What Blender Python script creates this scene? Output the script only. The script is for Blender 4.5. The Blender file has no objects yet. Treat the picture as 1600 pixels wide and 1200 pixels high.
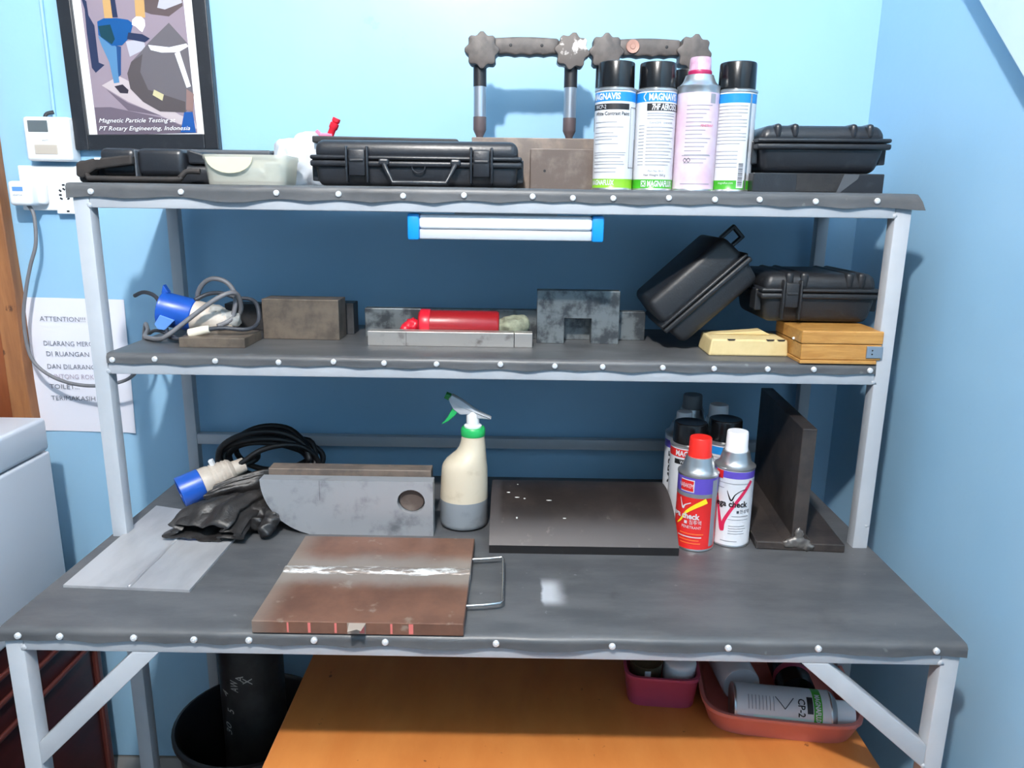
import bpy, bmesh, math, random
from mathutils import Vector, Matrix, Euler, noise as mnoise
random.seed(7)
S = bpy.context.scene
COL = S.collection
PI = math.pi

# ------------------------------------------------------------------ camera, world, exposure
cam = bpy.data.objects.new('camera', bpy.data.cameras.new('camera'))
COL.objects.link(cam)
cam.data.sensor_width = 36.0
cam.data.lens = 26.557
cam.data.clip_start = 0.02
cam.matrix_world = Matrix(((0.999877, -0.014889, 0.004988, 0.04136),
                           (0.008329, 0.233631, -0.97229, -0.89948),
                           (0.013312, 0.972211, 0.233726, 1.29254),
                           (0, 0, 0, 1)))
S.camera = cam
w = bpy.data.worlds.new('world'); S.world = w
w.use_nodes = True
w.node_tree.nodes['Background'].inputs[0].default_value = (0.5, 0.6, 0.7, 1)
w.node_tree.nodes['Background'].inputs[1].default_value = 0.2
S.view_settings.view_transform = 'Standard'
S.view_settings.look = 'None'
S.view_settings.gamma = 1.0
S.view_settings.use_curve_mapping = False
S.view_settings.exposure = 0.0
LAMP = (-0.16, -1.05, 2.42)
LAMP_STRENGTH = 2560.0

# measured planes of the place (metres)
ZB, ZM, ZT = 0.732, 1.050, 1.3136          # bench, middle shelf, top shelf surfaces
YP, YR, YW, XC = 0.283, 0.5915, 0.6365, 0.7118   # shelf posts, rear posts, back wall, right wall
XL, XR, TB = -0.64, 0.64, 0.025

# ------------------------------------------------------------------ materials
def lin(c):
    return tuple(((v / 255.0) / 12.92 if v / 255.0 <= 0.04045 else ((v / 255.0 + 0.055) / 1.055) ** 2.4) for v in c) + (1.0,)

class NT:
    def __init__(s, name):
        s.m = bpy.data.materials.new(name); s.m.use_nodes = True
        s.t = s.m.node_tree; s.b = s.t.nodes['Principled BSDF']
        s._c = None
    def co(s):
        if s._c is None:
            s._c = s.t.nodes.new('ShaderNodeTexCoord')
        return s._c.outputs['Object']
    def link(s, a, b): s.t.links.new(a, b)
    def xyz(s):
        n = s.t.nodes.new('ShaderNodeSeparateXYZ'); s.link(s.co(), n.inputs[0]); return n.outputs
    def noise(s, scale, detail=5, rough=.6, stretch=None, dist=0):
        n = s.t.nodes.new('ShaderNodeTexNoise')
        n.inputs['Scale'].default_value = scale; n.inputs['Detail'].default_value = detail
        n.inputs['Roughness'].default_value = rough; n.inputs['Distortion'].default_value = dist
        if stretch:
            mp = s.t.nodes.new('ShaderNodeMapping'); mp.inputs['Scale'].default_value = stretch
            s.link(s.co(), mp.inputs[0]); s.link(mp.outputs[0], n.inputs['Vector'])
        else:
            s.link(s.co(), n.inputs['Vector'])
        return n.outputs[0]
    def rng(s, v, a, b, c=0.0, d=1.0, smooth=True):
        n = s.t.nodes.new('ShaderNodeMapRange')
        if smooth: n.interpolation_type = 'SMOOTHSTEP'
        s.link(v, n.inputs[0])
        for i, k in enumerate((a, b, c, d)): n.inputs[i + 1].default_value = k
        return n.outputs[0]
    def mth(s, op, a, b=None):
        n = s.t.nodes.new('ShaderNodeMath'); n.operation = op
        for i, k in enumerate((a, b)):
            if k is None: continue
            if isinstance(k, (int, float)): n.inputs[i].default_value = k
            else: s.link(k, n.inputs[i])
        return n.outputs[0]
    def mix(s, f, a, b):
        n = s.t.nodes.new('ShaderNodeMix'); n.data_type = 'RGBA'
        if isinstance(f, (int, float)): n.inputs[0].default_value = f
        else: s.link(f, n.inputs[0])
        for i, k in ((6, a), (7, b)):
            if isinstance(k, tuple): n.inputs[i].default_value = k
            else: s.link(k, n.inputs[i])
        return n.outputs[2]
    def col(s, c):
        if isinstance(c, tuple): s.b.inputs['Base Color'].default_value = c
        else: s.link(c, s.b.inputs['Base Color'])
    def bump(s, h, strength=.3, dist=.002):
        n = s.t.nodes.new('ShaderNodeBump'); n.inputs['Strength'].default_value = strength
        n.inputs['Distance'].default_value = dist
        s.link(h, n.inputs['Height']); s.link(n.outputs[0], s.b.inputs['Normal'])
    def fin(s, rough=.5, metal=0.0, **k):
        if isinstance(rough, (int, float)): s.b.inputs['Roughness'].default_value = rough
        else: s.link(rough, s.b.inputs['Roughness'])
        s.b.inputs['Metallic'].default_value = metal
        for kk, v in k.items(): s.b.inputs[kk].default_value = v
        return s.m

MATS = {}
def mat(name, c, rough=.5, metal=0.0, c2=None, scale=25, lo=.35, hi=.65, bump=0, bscale=120, stretch=None, **k):
    if name in MATS: return MATS[name]
    n = NT(name)
    if c2 is not None:
        n.col(n.mix(n.rng(n.noise(scale, stretch=stretch), lo, hi), lin(c), lin(c2)))
    else:
        n.col(lin(c))
    if bump: n.bump(n.noise(bscale, 4), bump)
    MATS[name] = n.fin(rough, metal, **k)
    return MATS[name]

def m_wall(name, c, c2):
    n = NT(name)
    a = n.mix(n.rng(n.noise(2.2, 4, .55), .35, .7), lin(c), lin(c2))
    spots = n.rng(n.noise(9, 8, .7), .66, .74)
    n.col(n.mix(n.mth('MULTIPLY', spots, .25), a, lin((96, 150, 172))))
    n.bump(n.noise(14, 8, .6), .18, .004)
    MATS[name] = n.fin(.42); return MATS[name]
m_wall('blue_wall_paint', (152, 195, 225), (145, 190, 221))
mat('far_wall_paint', (100, 122, 138), .6, 0, (92, 114, 130), 3)

mat('grey_frame_paint', (176, 180, 186), .33, 0, (168, 173, 180), 8, bump=.05, bscale=60)
n = NT('rubber_mat')
base = n.mix(n.rng(n.noise(7, 8, .65, stretch=(1, 3, 3)), .35, .68), lin((72, 74, 77)), lin((88, 89, 91)))
base = n.mix(n.mth('MULTIPLY', n.rng(n.noise(4.2, 6, .6, dist=.8), .60, .70), .55), base, lin((54, 55, 58)))
base = n.mix(n.mth('MULTIPLY', n.rng(n.noise(60, 3, .5), .70, .76), .5), base, lin((128, 130, 132)))
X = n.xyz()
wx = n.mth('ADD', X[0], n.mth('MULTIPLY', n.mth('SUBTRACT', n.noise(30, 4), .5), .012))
pale_patch = n.mth('MULTIPLY', n.mth('MULTIPLY', n.rng(wx, .082, .088), n.rng(wx, .096, .124, 1, 0)), n.mth('MULTIPLY', n.rng(X[1], .072, .098), n.rng(X[1], .130, .166, 1, 0)))  # pale patch with soft edges near the bench front
base = n.mix(n.mth('MULTIPLY', pale_patch, .6), base, lin((205, 208, 214)))
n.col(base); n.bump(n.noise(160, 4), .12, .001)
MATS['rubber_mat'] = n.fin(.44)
mat('galvanised_screw', (225, 226, 228), .3, .35)
mat('plywood_board', (120, 92, 66), .7, 0, (100, 74, 52), 12)
mat('black_plastic', (34, 36, 41), .34, 0, (48, 50, 55), 40, .55, .8, bump=.12, bscale=300)
mat('black_plastic_worn', (33, 35, 39), .45, 0, (68, 70, 74), 55, .6, .86, bump=.2, bscale=260)
mat('black_rubber', (24, 25, 28), .55, 0, (34, 35, 38), 50)
mat('dark_strap', (48, 42, 40), .7, 0, (36, 32, 31), 40)
mat('grey_case_plastic', (74, 78, 84), .5)
mat('white_plastic', (232, 234, 236), .35)
mat('white_enamel', (206, 211, 220), .28)
mat('beige_label', (186, 176, 164), .5)
mat('lcd_grey', (96, 104, 108), .25)
mat('dark_print', (58, 62, 72), .6)
mat('ink_grey', (112, 116, 128), .7)
mat('ink_faded', (178, 168, 184), .7)
mat('ink_black', (22, 22, 26), .5)
mat('fine_print_grey', (142, 146, 154), .5)
mat('paper_white', (228, 229, 240), .7)
mat('print_white', (240, 240, 242), .45)
mat('label_white', (206, 208, 213), .3)
mat('label_blue', (32, 130, 205), .3)
mat('label_green', (124, 182, 40), .3)
mat('label_green_dark', (62, 160, 40), .3)
mat('label_purple', (92, 74, 176), .3)
mat('label_red', (206, 38, 36), .3)
mat('label_crimson', (208, 40, 84), .3)
mat('label_yellow', (240, 216, 40), .35)
mat('label_orange', (240, 120, 60), .4)
mat('label_mint', (196, 220, 214), .4)
mat('label_pink_white', (212, 196, 210), .32, 0, (204, 176, 196), 18)
mat('pink_cap', (196, 160, 182), .3, 0, (150, 60, 100), 30, .5, .8)
mat('dye_stain', (160, 30, 80), .4)
mat('tin_metal', (196, 198, 200), .28, .85)
mat('black_cap', (16, 17, 20), .22)
mat('red_cap', (226, 40, 30), .35)
mat('white_cap', (236, 236, 240), .35)
mat('grey_cap', (112, 116, 122), .4)
mat('blue_plastic', (30, 84, 178), .35)
mat('blue_plastic_light', (96, 144, 214), .4)
mat('cream_plastic', (206, 196, 184), .45, 0, (190, 178, 166), 40)
mat('light_blue_plastic', (20, 140, 214), .35)
mat('lamp_diffuser', (240, 242, 246), .4)
mat('lamp_body', (190, 194, 200), .35)
mat('grey_cable', (112, 112, 116), .5)
mat('dark_cable', (52, 56, 64), .5)
mat('black_cable', (20, 21, 24), .5)
mat('masking_tape', (222, 214, 196), .7)
mat('clear_bag', (214, 216, 214), .3, 0, None, **{'Transmission Weight': .55, 'IOR': 1.2})
mat('milky_bag', (236, 240, 246), .4, 0, None, **{'Transmission Weight': .35, 'IOR': 1.15})
mat('frosted_tub', (240, 238, 226), .3, 0, None, **{'Transmission Weight': .65, 'IOR': 1.12})
mat('frosted_lid', (204, 198, 172), .45)
mat('black_leather', (44, 42, 42), .42, 0, (30, 29, 30), 30, bump=.35, bscale=220)
mat('red_plastic', (208, 30, 50), .35)
mat('pink_plastic_clip', (220, 120, 150), .35)
mat('green_plastic', (40, 172, 92), .35)
mat('green_plastic_dark', (24, 122, 58), .4)
mat('bottle_upper', (206, 194, 172), .4, 0, (190, 176, 152), 30, .55, .75)
mat('bottle_liquid', (134, 140, 146), .35, 0, (116, 120, 126), 24, .5, .75)
mat('grip_brown', (92, 84, 80), .55, 0, (74, 68, 66), 45, bump=.1)
mat('knob_peeled', (96, 88, 84), .6, 0, (212, 204, 198), 38, .52, .60)
mat('copper_disc', (164, 124, 110), .45, .2)
mat('sleeve_black', (26, 26, 30), .45)
mat('sleeve_brown', (88, 76, 78), .5)
mat('brushed_silver', (176, 182, 190), .3, .8)
mat('steel_rusty', (112, 102, 96), .5, .35, (136, 122, 112), 26, .4, .62, bump=.1)
mat('steel_brown_dark', (96, 84, 78), .48, .3, (124, 112, 104), 22, .45, .7, bump=.1)
mat('steel_block', (118, 106, 94), .45, .3, (88, 80, 73), 30, .35, .7)
mat('steel_bright', (176, 172, 168), .36, .6, (120, 114, 110), 32, .55, .78)
mat('steel_mottled', (122, 128, 130), .42, .5, (70, 74, 78), 34, .42, .62)
mat('steel_machined', (164, 166, 170), .38, .35, (116, 119, 124), 20, .48, .74)
mat('steel_dark_plate', (58, 58, 60), .5, .4, (74, 74, 76), 30)
mat('galvanised_plate', (186, 186, 188), .4, .35, (160, 160, 164), 9, .4, .7, stretch=(1, .35, 1))
mat('weld_bead', (150, 148, 146), .4, .6, (104, 100, 96), 90)
mat('steel_wire', (190, 192, 194), .25, .9)
mat('rag_green', (150, 154, 132), .9, 0, (120, 122, 104), 60)
mat('red_roll', (150, 26, 32), .35, 0, (176, 50, 52), 30, .6, .8)
mat('cream_card', (216, 196, 146), .7, 0, (206, 184, 132), 20)
n = NT('varnished_wood')
n.col(n.mix(n.rng(n.noise(14, 8, .65, stretch=(1, 6, 9), dist=.6), .3, .7), lin((192, 144, 78)), lin((166, 116, 56))))
MATS['varnished_wood'] = n.fin(.35)
n = NT('orange_tabletop')
c = n.mix(n.rng(n.noise(5, 7, .6, stretch=(3, 1, 1)), .3, .7), lin((206, 132, 68)), lin((194, 118, 58)))
c = n.mix(n.mth('MULTIPLY', n.rng(n.noise(46, 3, .5), .72, .77), .8), c, lin((90, 46, 24)))
n.col(c); MATS['orange_tabletop'] = n.fin(.4)
n = NT('worn_door_wood')
c = n.mix(n.rng(n.noise(6, 8, .65, stretch=(6, 6, .7), dist=.5), .3, .7), lin((160, 106, 64)), lin((128, 82, 50)))
c = n.mix(n.rng(n.noise(34, 6, .6, stretch=(1, 1, .5)), .66, .72), c, lin((80, 48, 30)))
n.col(c); n.bump(n.noise(20, 6), .3, .003); MATS['worn_door_wood'] = n.fin(.6)
mat('door_leaf_wood', (138, 76, 40), .5, 0, (122, 64, 34), 8, stretch=(6, 6, .7))
mat('dark_red_wood', (66, 26, 25), .3, 0, (50, 19, 19), 7, stretch=(1, 1, 5))
mat('dark_red_trim', (82, 40, 35), .3)
mat('pink_tub_plastic', (172, 72, 100), .4)
mat('coral_tray_plastic', (206, 124, 116), .4)
mat('bucket_black', (20, 21, 26), .45)
mat('pipe_black', (34, 32, 32), .5, .2, (46, 44, 43), 30)
mat('chalk_white', (176, 172, 164), .9)
mat('pipe_grey_end', (92, 90, 86), .6)
mat('olive_tin', (110, 106, 84), .35, .6)
mat('floor_tile', (138, 136, 134), .35, 0, (126, 124, 122), 6)
mat('grout', (120, 118, 116), .8)
mat('ceiling_white', (206, 206, 204), .8)
mat('slab_white', (196, 216, 228), .45, 0, (188, 208, 222), 4)
mat('bakelite', (235, 232, 225), .4)
n = NT('bulb_glow'); n.b.inputs['Base Color'].default_value = (1, 1, 1, 1)
n.b.inputs['Emission Color'].default_value = (1.0, 0.965, 0.93, 1)
n.b.inputs['Emission Strength'].default_value = LAMP_STRENGTH
MATS['bulb_glow'] = n.fin(.3)
# plate that was welded and dye-tested: rust with a pale strip along the seam (y is across the seam)
n = NT('welded_rusty_plate')
X = n.xyz()
rust = n.mix(n.rng(n.noise(9, 8, .65), .35, .68), lin((128, 92, 76)), lin((104, 74, 62)))
rust = n.mix(n.rng(n.noise(26, 6, .6), .62, .74), rust, lin((150, 132, 118)))
yy = n.mth('ADD', X[1], n.mth('MULTIPLY', n.mth('SUBTRACT', n.noise(14, 5), .5), .05))
grey = n.mth('MULTIPLY', n.rng(yy, .085, .125), n.rng(yy, .165, .215, 1, 0))
c = n.mix(n.mth('MULTIPLY', grey, .75), rust, lin((150, 144, 138)))
yb = n.mth('ADD', X[1], n.mth('MULTIPLY', n.mth('SUBTRACT', n.noise(22, 5), .5), .022))
wh = n.mth('MULTIPLY', n.rng(yb, .130, .138), n.rng(yb, .150, .160, 1, 0))
wh = n.mth('MULTIPLY', wh, n.rng(n.noise(30, 6, .7, stretch=(.6, 2, 1)), .46, .55))
c = n.mix(wh, c, lin((238, 238, 236)))
edge = n.rng(X[0], -.145, -.100, 1, 0)
c = n.mix(n.mth('MULTIPLY', edge, .5), c, lin((150, 142, 132)))
n.col(c); n.bump(n.noise(80, 5), .15, .001); MATS['welded_rusty_plate'] = n.fin(.42, .3)
mat('scraped_patch', (150, 138, 128), .5); mat('red_crayon', (206, 110, 104), .6)
# blackened curved plate
n = NT('blackened_plate')
X = n.xyz()
inner = n.mth('MULTIPLY', n.mth('MULTIPLY', n.rng(X[0], .012, .022), n.rng(X[0], .285, .305, 1, 0)), n.rng(X[1], .02, .05))
c = n.mix(inner, lin((62, 57, 57)), n.mix(n.rng(n.noise(16, 7, .65), .4, .72), lin((36, 30, 28)), lin((54, 46, 43))))
c = n.mix(n.mth('MULTIPLY', n.rng(n.noise(34, 6, .6), .64, .76), .5), c, lin((112, 104, 98)))
n.col(c); n.bump(n.noise(70, 5), .1, .001); MATS['blackened_plate'] = n.fin(.5, .2)
mat('edge_black', (24, 22, 23), .5)  # darker tone for the edge faces of the curved plate
mat('paint_fleck', (214, 212, 206), .6)
mat('steel_tee', (82, 74, 70), .42, .4, (58, 54, 54), 16, .35, .65, bump=.1)
mat('ground_weld', (128, 124, 120), .42, .5, (92, 88, 86), 60)
for k, v in dict(mauve=(168, 152, 164), mauve_dark=(120, 108, 122), machine=(108, 92, 94), tan=(222, 176, 116), navy=(42, 50, 78),
                 jacket=(30, 92, 160), jacket_dark=(28, 70, 84), jeans=(96, 146, 190), jeans_dark=(46, 86, 140), helmet=(240, 226, 236),
                 plank=(216, 200, 204), vessel=(118, 112, 118), vessel_dark=(96, 88, 90), shine=(240, 242, 252), tag=(226, 216, 170),
                 glove=(40, 92, 170), skin=(160, 128, 124), pale=(206, 204, 214), shoe=(60, 54, 66)).items():
    mat('photo_' + k, tuple(int(x * .86) for x in v) if k not in ('shine', 'helmet', 'navy') else v, .25)

# ------------------------------------------------------------------ mesh helpers
def bx(x0, x1, y0, y1, z0, z1, bev=.0015, seg=2):
    bm = bmesh.new()
    bmesh.ops.create_cube(bm, size=1.0)
    for v in bm.verts:
        v.co = Vector(((x0 + x1) / 2 + v.co.x * (x1 - x0), (y0 + y1) / 2 + v.co.y * (y1 - y0), (z0 + z1) / 2 + v.co.z * (z1 - z0)))
    b = min(bev, .49 * min(x1 - x0, y1 - y0, z1 - z0))
    if b > 0:
        bmesh.ops.bevel(bm, geom=list(bm.edges), offset=b, segments=seg, affect='EDGES', profile=.5)
    return bm

def add(bm, other, mi=None):
    me = bpy.data.meshes.new('t'); other.to_mesh(me); other.free()
    n0 = len(bm.faces); bm.from_mesh(me); bpy.data.meshes.remove(me)
    if mi is not None:
        bm.faces.ensure_lookup_table()
        for f in bm.faces[n0:]: f.material_index = mi
    return bm

def xf(bm, m):
    bmesh.ops.transform(bm, matrix=m, verts=bm.verts); return bm

def lathe(prof, n=36, close=True, mids=None):
    bm = bmesh.new(); rings = []
    for r, z in prof:
        rings.append([bm.verts.new((r * math.sin(2 * PI * i / n), -r * math.cos(2 * PI * i / n), z)) for i in range(n)] if r > 1e-6 else [bm.verts.new((0, 0, z))])
    for k in range(len(rings) - 1):
        a, b = rings[k], rings[k + 1]
        for i in range(n):
            j = (i + 1) % n
            if len(a) == 1 and len(b) == 1: continue
            if len(a) == 1: f = bm.faces.new((a[0], b[j], b[i]))
            elif len(b) == 1: f = bm.faces.new((a[i], a[j], b[0]))
            else: f = bm.faces.new((a[i], a[j], b[j], b[i]))
            if mids: f.material_index = mids[k]
    if close:
        for rg, fl in ((rings[0], True), (rings[-1], False)):
            if len(rg) > 1:
                bm.faces.new(list(reversed(rg)) if fl else rg)
    return bm

def catmull(pts, sub=6, closed=False):
    P = [Vector(p) for p in pts]; out = []; n = len(P)
    for i in range(n if closed else n - 1):
        g = (lambda k: P[k % n]) if closed else (lambda k: P[max(0, min(n - 1, k))])
        a, b, c, d = g(i - 1), g(i), g(i + 1), g(i + 2)
        for s in range(sub):
            t = s / sub
            out.append(.5 * ((2 * b) + (c - a) * t + (2 * a - 5 * b + 4 * c - d) * t * t + (3 * b - a - 3 * c + d) * t ** 3))
    if not closed: out.append(P[-1])
    return out

def tube(pts, r, n=8, sub=6, smooth=True, closed=False):
    P = catmull(pts, sub, closed) if smooth else [Vector(p) for p in pts]
    bm = bmesh.new(); rings = []; up = Vector((.13, .21, .97))
    for i, p in enumerate(P):
        if closed: t = P[(i + 1) % len(P)] - P[i - 1]
        else: t = P[min(i + 1, len(P) - 1)] - P[max(i - 1, 0)]
        t.normalize()
        a = up - t * up.dot(t)
        if a.length < 1e-4: a = t.orthogonal()
        a.normalize(); up = a; b = t.cross(a)
        rr = r(i / (len(P) - 1)) if callable(r) else r
        rings.append([bm.verts.new(p + (a * math.cos(2 * PI * k / n) + b * math.sin(2 * PI * k / n)) * rr) for k in range(n)])
    m = len(rings)
    for i in range(m if closed else m - 1):
        a, b = rings[i], rings[(i + 1) % m]
        for k in range(n):
            bm.faces.new((a[k], a[(k + 1) % n], b[(k + 1) % n], b[k]))
    if not closed:
        bm.faces.new(list(reversed(rings[0]))); bm.faces.new(rings[-1])
    bmesh.ops.recalc_face_normals(bm, faces=bm.faces)
    return bm

def prism(poly, y0, y1, bev=.001, seg=2):
    """outline in the xz plane, extruded from y0 to y1"""
    bm = bmesh.new()
    a = [bm.verts.new((x, y0, z)) for x, z in poly]; b = [bm.verts.new((x, y1, z)) for x, z in poly]
    n = len(poly); bm.faces.new(a); bm.faces.new(list(reversed(b)))
    for i in range(n):
        j = (i + 1) % n
        bm.faces.new((a[j], a[i], b[i], b[j]))
    bmesh.ops.recalc_face_normals(bm, faces=bm.faces)
    if bev:
        ed = [e for e in bm.edges if len(e.link_faces) == 2 and e.calc_face_angle(0) > .6]
        bmesh.ops.bevel(bm, geom=ed, offset=bev, segments=seg, affect='EDGES', profile=.5)
    return bm

def sections(secs, n=32, cap=True):
    """stack of ellipses: (z, cx, rx, cy, ry)"""
    bm = bmesh.new(); R = []
    for z, cx, rx, cy, ry in secs:
        R.append([bm.verts.new((cx + rx * math.cos(2 * PI * i / n), cy + ry * math.sin(2 * PI * i / n), z)) for i in range(n)])
    for k in range(len(R) - 1):
        for i in range(n):
            j = (i + 1) % n; bm.faces.new((R[k][i], R[k][j], R[k + 1][j], R[k + 1][i]))
    if cap: bm.faces.new(list(reversed(R[0]))); bm.faces.new(R[-1])
    return bm

def ball(c, r, sub=2, sc=(1, 1, 1)):
    bm = bmesh.new(); bmesh.ops.create_icosphere(bm, subdivisions=sub, radius=1)
    for v in bm.verts: v.co = Vector((c[0] + v.co.x * r * sc[0], c[1] + v.co.y * r * sc[1], c[2] + v.co.z * r * sc[2]))
    return bm

def obj(name, bm, mats, parent=None, loc=(0, 0, 0), rot=(0, 0, 0), smooth=None, label=None):
    me = bpy.data.meshes.new(name); bm.to_mesh(me); bm.free()
    for m in ([mats] if isinstance(mats, str) else mats): me.materials.append(MATS[m])
    if smooth is not None:
        me.polygons.foreach_set('use_smooth', [True] * len(me.polygons))
        if smooth < 180: me.set_sharp_from_angle(angle=math.radians(smooth))
    o = bpy.data.objects.new(name, me); COL.objects.link(o)
    o.location = loc; o.rotation_euler = rot
    if parent: o.parent = parent
    if label: o['label'] = label
    if name in ('fine_print', 'dashed_box', 'barcode', 'hazard_diamond'): o['kind'] = 'stuff'
    return o

def tag(o, label, cat, group=None):
    o['label'] = label; o['category'] = cat
    if group: o['group'] = group
    return o

def thing(name, label, cat, loc=(0, 0, 0), rot=(0, 0, 0), group=None):
    o = bpy.data.objects.new(name, None); COL.objects.link(o)
    o.empty_display_size = .02; o.location = loc
    o.rotation_euler = rot if not isinstance(rot, (int, float)) else (0, 0, rot)
    return tag(o, label, cat, group)

def struct(name, bm, mats, parent=None, smooth=None):
    o = obj(name, bm, mats, parent, smooth=smooth)
    if parent is None: o['kind'] = 'structure'
    return o

def text_bm(s, h, width=None, shear=0.0, align='LEFT', bold=0.0):
    """flat letters in the xz plane, cap height about h, optionally squeezed to a width"""
    cu = bpy.data.curves.new('txt', 'FONT'); cu.body = s; cu.size = h / .70; cu.shear = shear; cu.align_x = 'LEFT'
    cu.resolution_u = 2; cu.offset = bold * h
    o = bpy.data.objects.new('txt', cu); COL.objects.link(o)
    dg = bpy.context.evaluated_depsgraph_get(); ev = o.evaluated_get(dg)
    me = ev.to_mesh(); bm = bmesh.new(); bm.from_mesh(me); ev.to_mesh_clear()
    bpy.data.objects.remove(o); bpy.data.curves.remove(cu)
    if bm.verts:
        x0 = min(v.co.x for v in bm.verts); x1 = max(v.co.x for v in bm.verts)
        k = (width / (x1 - x0)) if width else 1.0
        wd = (x1 - x0) * k
        off = {'LEFT': 0, 'CENTER': -wd / 2, 'RIGHT': -wd}[align]
        for v in bm.verts: v.co = Vector(((v.co.x - x0) * k + off, 0, v.co.y))
    return bm

def wrap(bm, r, s, z, turn=0):
    """lay flat xz print on a can of radius r; s = arc position, z = height; turn 90 = read upwards"""
    for v in bm.verts:
        a, b = v.co.x, v.co.z
        if turn == 90: a, b = -b, a
        elif turn == -90: a, b = b, -a
        t = (s + a) / r
        v.co = Vector((r * math.sin(t), -r * math.cos(t), z + b))
    return bm

def patch(r, s0, s1, z0, z1):
    n = max(2, int(abs(s1 - s0) / .003) + 1); bm = bmesh.new()
    A = []
    for i in range(n + 1):
        t = (s0 + (s1 - s0) * i / n) / r
        A.append((bm.verts.new((r * math.sin(t), -r * math.cos(t), z0)), bm.verts.new((r * math.sin(t), -r * math.cos(t), z1))))
    for i in range(n): bm.faces.new((A[i][0], A[i + 1][0], A[i + 1][1], A[i][1]))
    return bm

def stroke(r, pts):
    """brush stroke on a can: (s, z, half width)"""
    bm = bmesh.new(); L = []
    P = catmull([(a, b, c) for a, b, c in pts], 6)
    for i, p in enumerate(P):
        q = P[min(i + 1, len(P) - 1)] - P[max(i - 1, 0)]; q.z = 0; q.normalize()
        nx, nz = -q.y, q.x; v = []
        for sg in (-1, 1):
            t = (p.x + nx * p.z * sg) / r
            v.append(bm.verts.new((r * math.sin(t), -r * math.cos(t), p.y + nz * p.z * sg)))
        L.append(v)
    for i in range(len(L) - 1): bm.faces.new((L[i][0], L[i][1], L[i + 1][1], L[i + 1][0]))
    return bm

def blob(parts, voxel, amp, freq, seed=0, sm=3):
    """union of rough pieces into one lumpy skin"""
    bm = bmesh.new()
    for p in parts: add(bm, p)
    me = bpy.data.meshes.new('b'); bm.to_mesh(me); bm.free()
    o = bpy.data.objects.new('b', me); COL.objects.link(o)
    md = o.modifiers.new('r', 'REMESH'); md.mode = 'VOXEL'; md.voxel_size = voxel
    if sm:
        m2 = o.modifiers.new('s', 'SMOOTH'); m2.iterations = sm; m2.factor = .5
    dg = bpy.context.evaluated_depsgraph_get(); ev = o.evaluated_get(dg)
    m = ev.to_mesh(); out = bmesh.new(); out.from_mesh(m); ev.to_mesh_clear()
    bpy.data.objects.remove(o); bpy.data.meshes.remove(me)
    out.normal_update()
    for v in out.verts:
        q = v.co * freq + Vector((seed * 7.1, seed * 3.3, 0))
        v.co += v.normal * amp * (1 - abs(mnoise.noise(q)) * 3.0)
    return out

def axis_rot(d, up=Vector((0, 0, 1))):
    """rotation that takes local z to direction d"""
    return Vector((0, 0, 1)).rotation_difference(Vector(d).normalized()).to_euler()

# ------------------------------------------------------------------ the room
struct('wall_back', bx(-2.0, XC + .12, YW, YW + .12, 0, 2.75, 0), 'blue_wall_paint')
struct('wall_right', bx(XC, XC + .12, -2.3, YW, 0, 2.75, 0), 'blue_wall_paint')
struct('wall_left', bx(-2.12, -2.0, -2.3, YW + .12, 0, 2.75, 0), 'far_wall_paint')
struct('wall_front', bx(-2.12, XC + .12, -2.42, -2.3, 0, 2.75, 0), 'far_wall_paint')
struct('ceiling', bx(-2.12, XC + .12, -2.42, YW + .12, 2.75, 2.85, 0), 'ceiling_white')
fl = struct('floor', bx(-2.12, XC + .12, -2.42, YW + .12, -.1, -.004, 0), 'grout')
tl = bx(-.2, .2, -.2, .2, -.006, 0, .0015, 1)
tme = None
for i in range(7):
    for j in range(8):
        cx, cy = -1.8 + i * .404, .43 - j * .404
        if tme is None:
            t0 = obj('tile', tl, 'floor_tile', fl, (cx, cy, 0)); tme = t0.data
        else:
            t0 = bpy.data.objects.new('tile', tme); COL.objects.link(t0); t0.parent = fl; t0.location = (cx, cy, 0)
# door at the far left of the back wall
dr = struct('door_1', bx(-1.80, -1.007, YW - .012, YW - .001, 0, 2.05, .002), 'door_leaf_wood')
for z0, z1 in ((.12, .90), (1.02, 1.90)):
    p = bx(-1.68, -1.09, YW - .022, YW - .012, z0, z1, .008)
    obj('panel', p, 'door_leaf_wood', dr)
jm = prism([(-1.007, 0), (-.966, 0), (-.9685, .55), (-.966, .84), (-.9690, .97), (-.9655, 1.1), (-.9675, 1.19), (-.9700, 1.36), (-.968, 1.6), (-.968, 2.1), (-1.007, 2.1)], YW - .03, YW - .0005, .002)
obj('door_jamb', jm, 'worn_door_wood', dr)
obj('door_head', bx(-1.84, -.968, YW - .03, YW - .0005, 2.06, 2.1, .002), 'worn_door_wood', dr)
struct('trim_2', xf(prism([(-.35, .998), (.6365, 1.925), (.6365, 2.30), (-.35, 1.37)], 0.0005, .0269, .002), Matrix.Translation((XC, 0, 0)) @ Matrix.Rotation(PI / 2, 4, 'Z') @ Matrix.Identity(4)), 'slab_white')  # pale sloping slab along the upper right wall
struct('trim_1', tube([(-.858, YW - .003, 1.437), (-.857, YW - .003, 1.6), (-.8575, YW - .003, 2.0), (-.857, YW - .003, 2.7)], .0035), 'blue_wall_paint', smooth=60)

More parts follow.
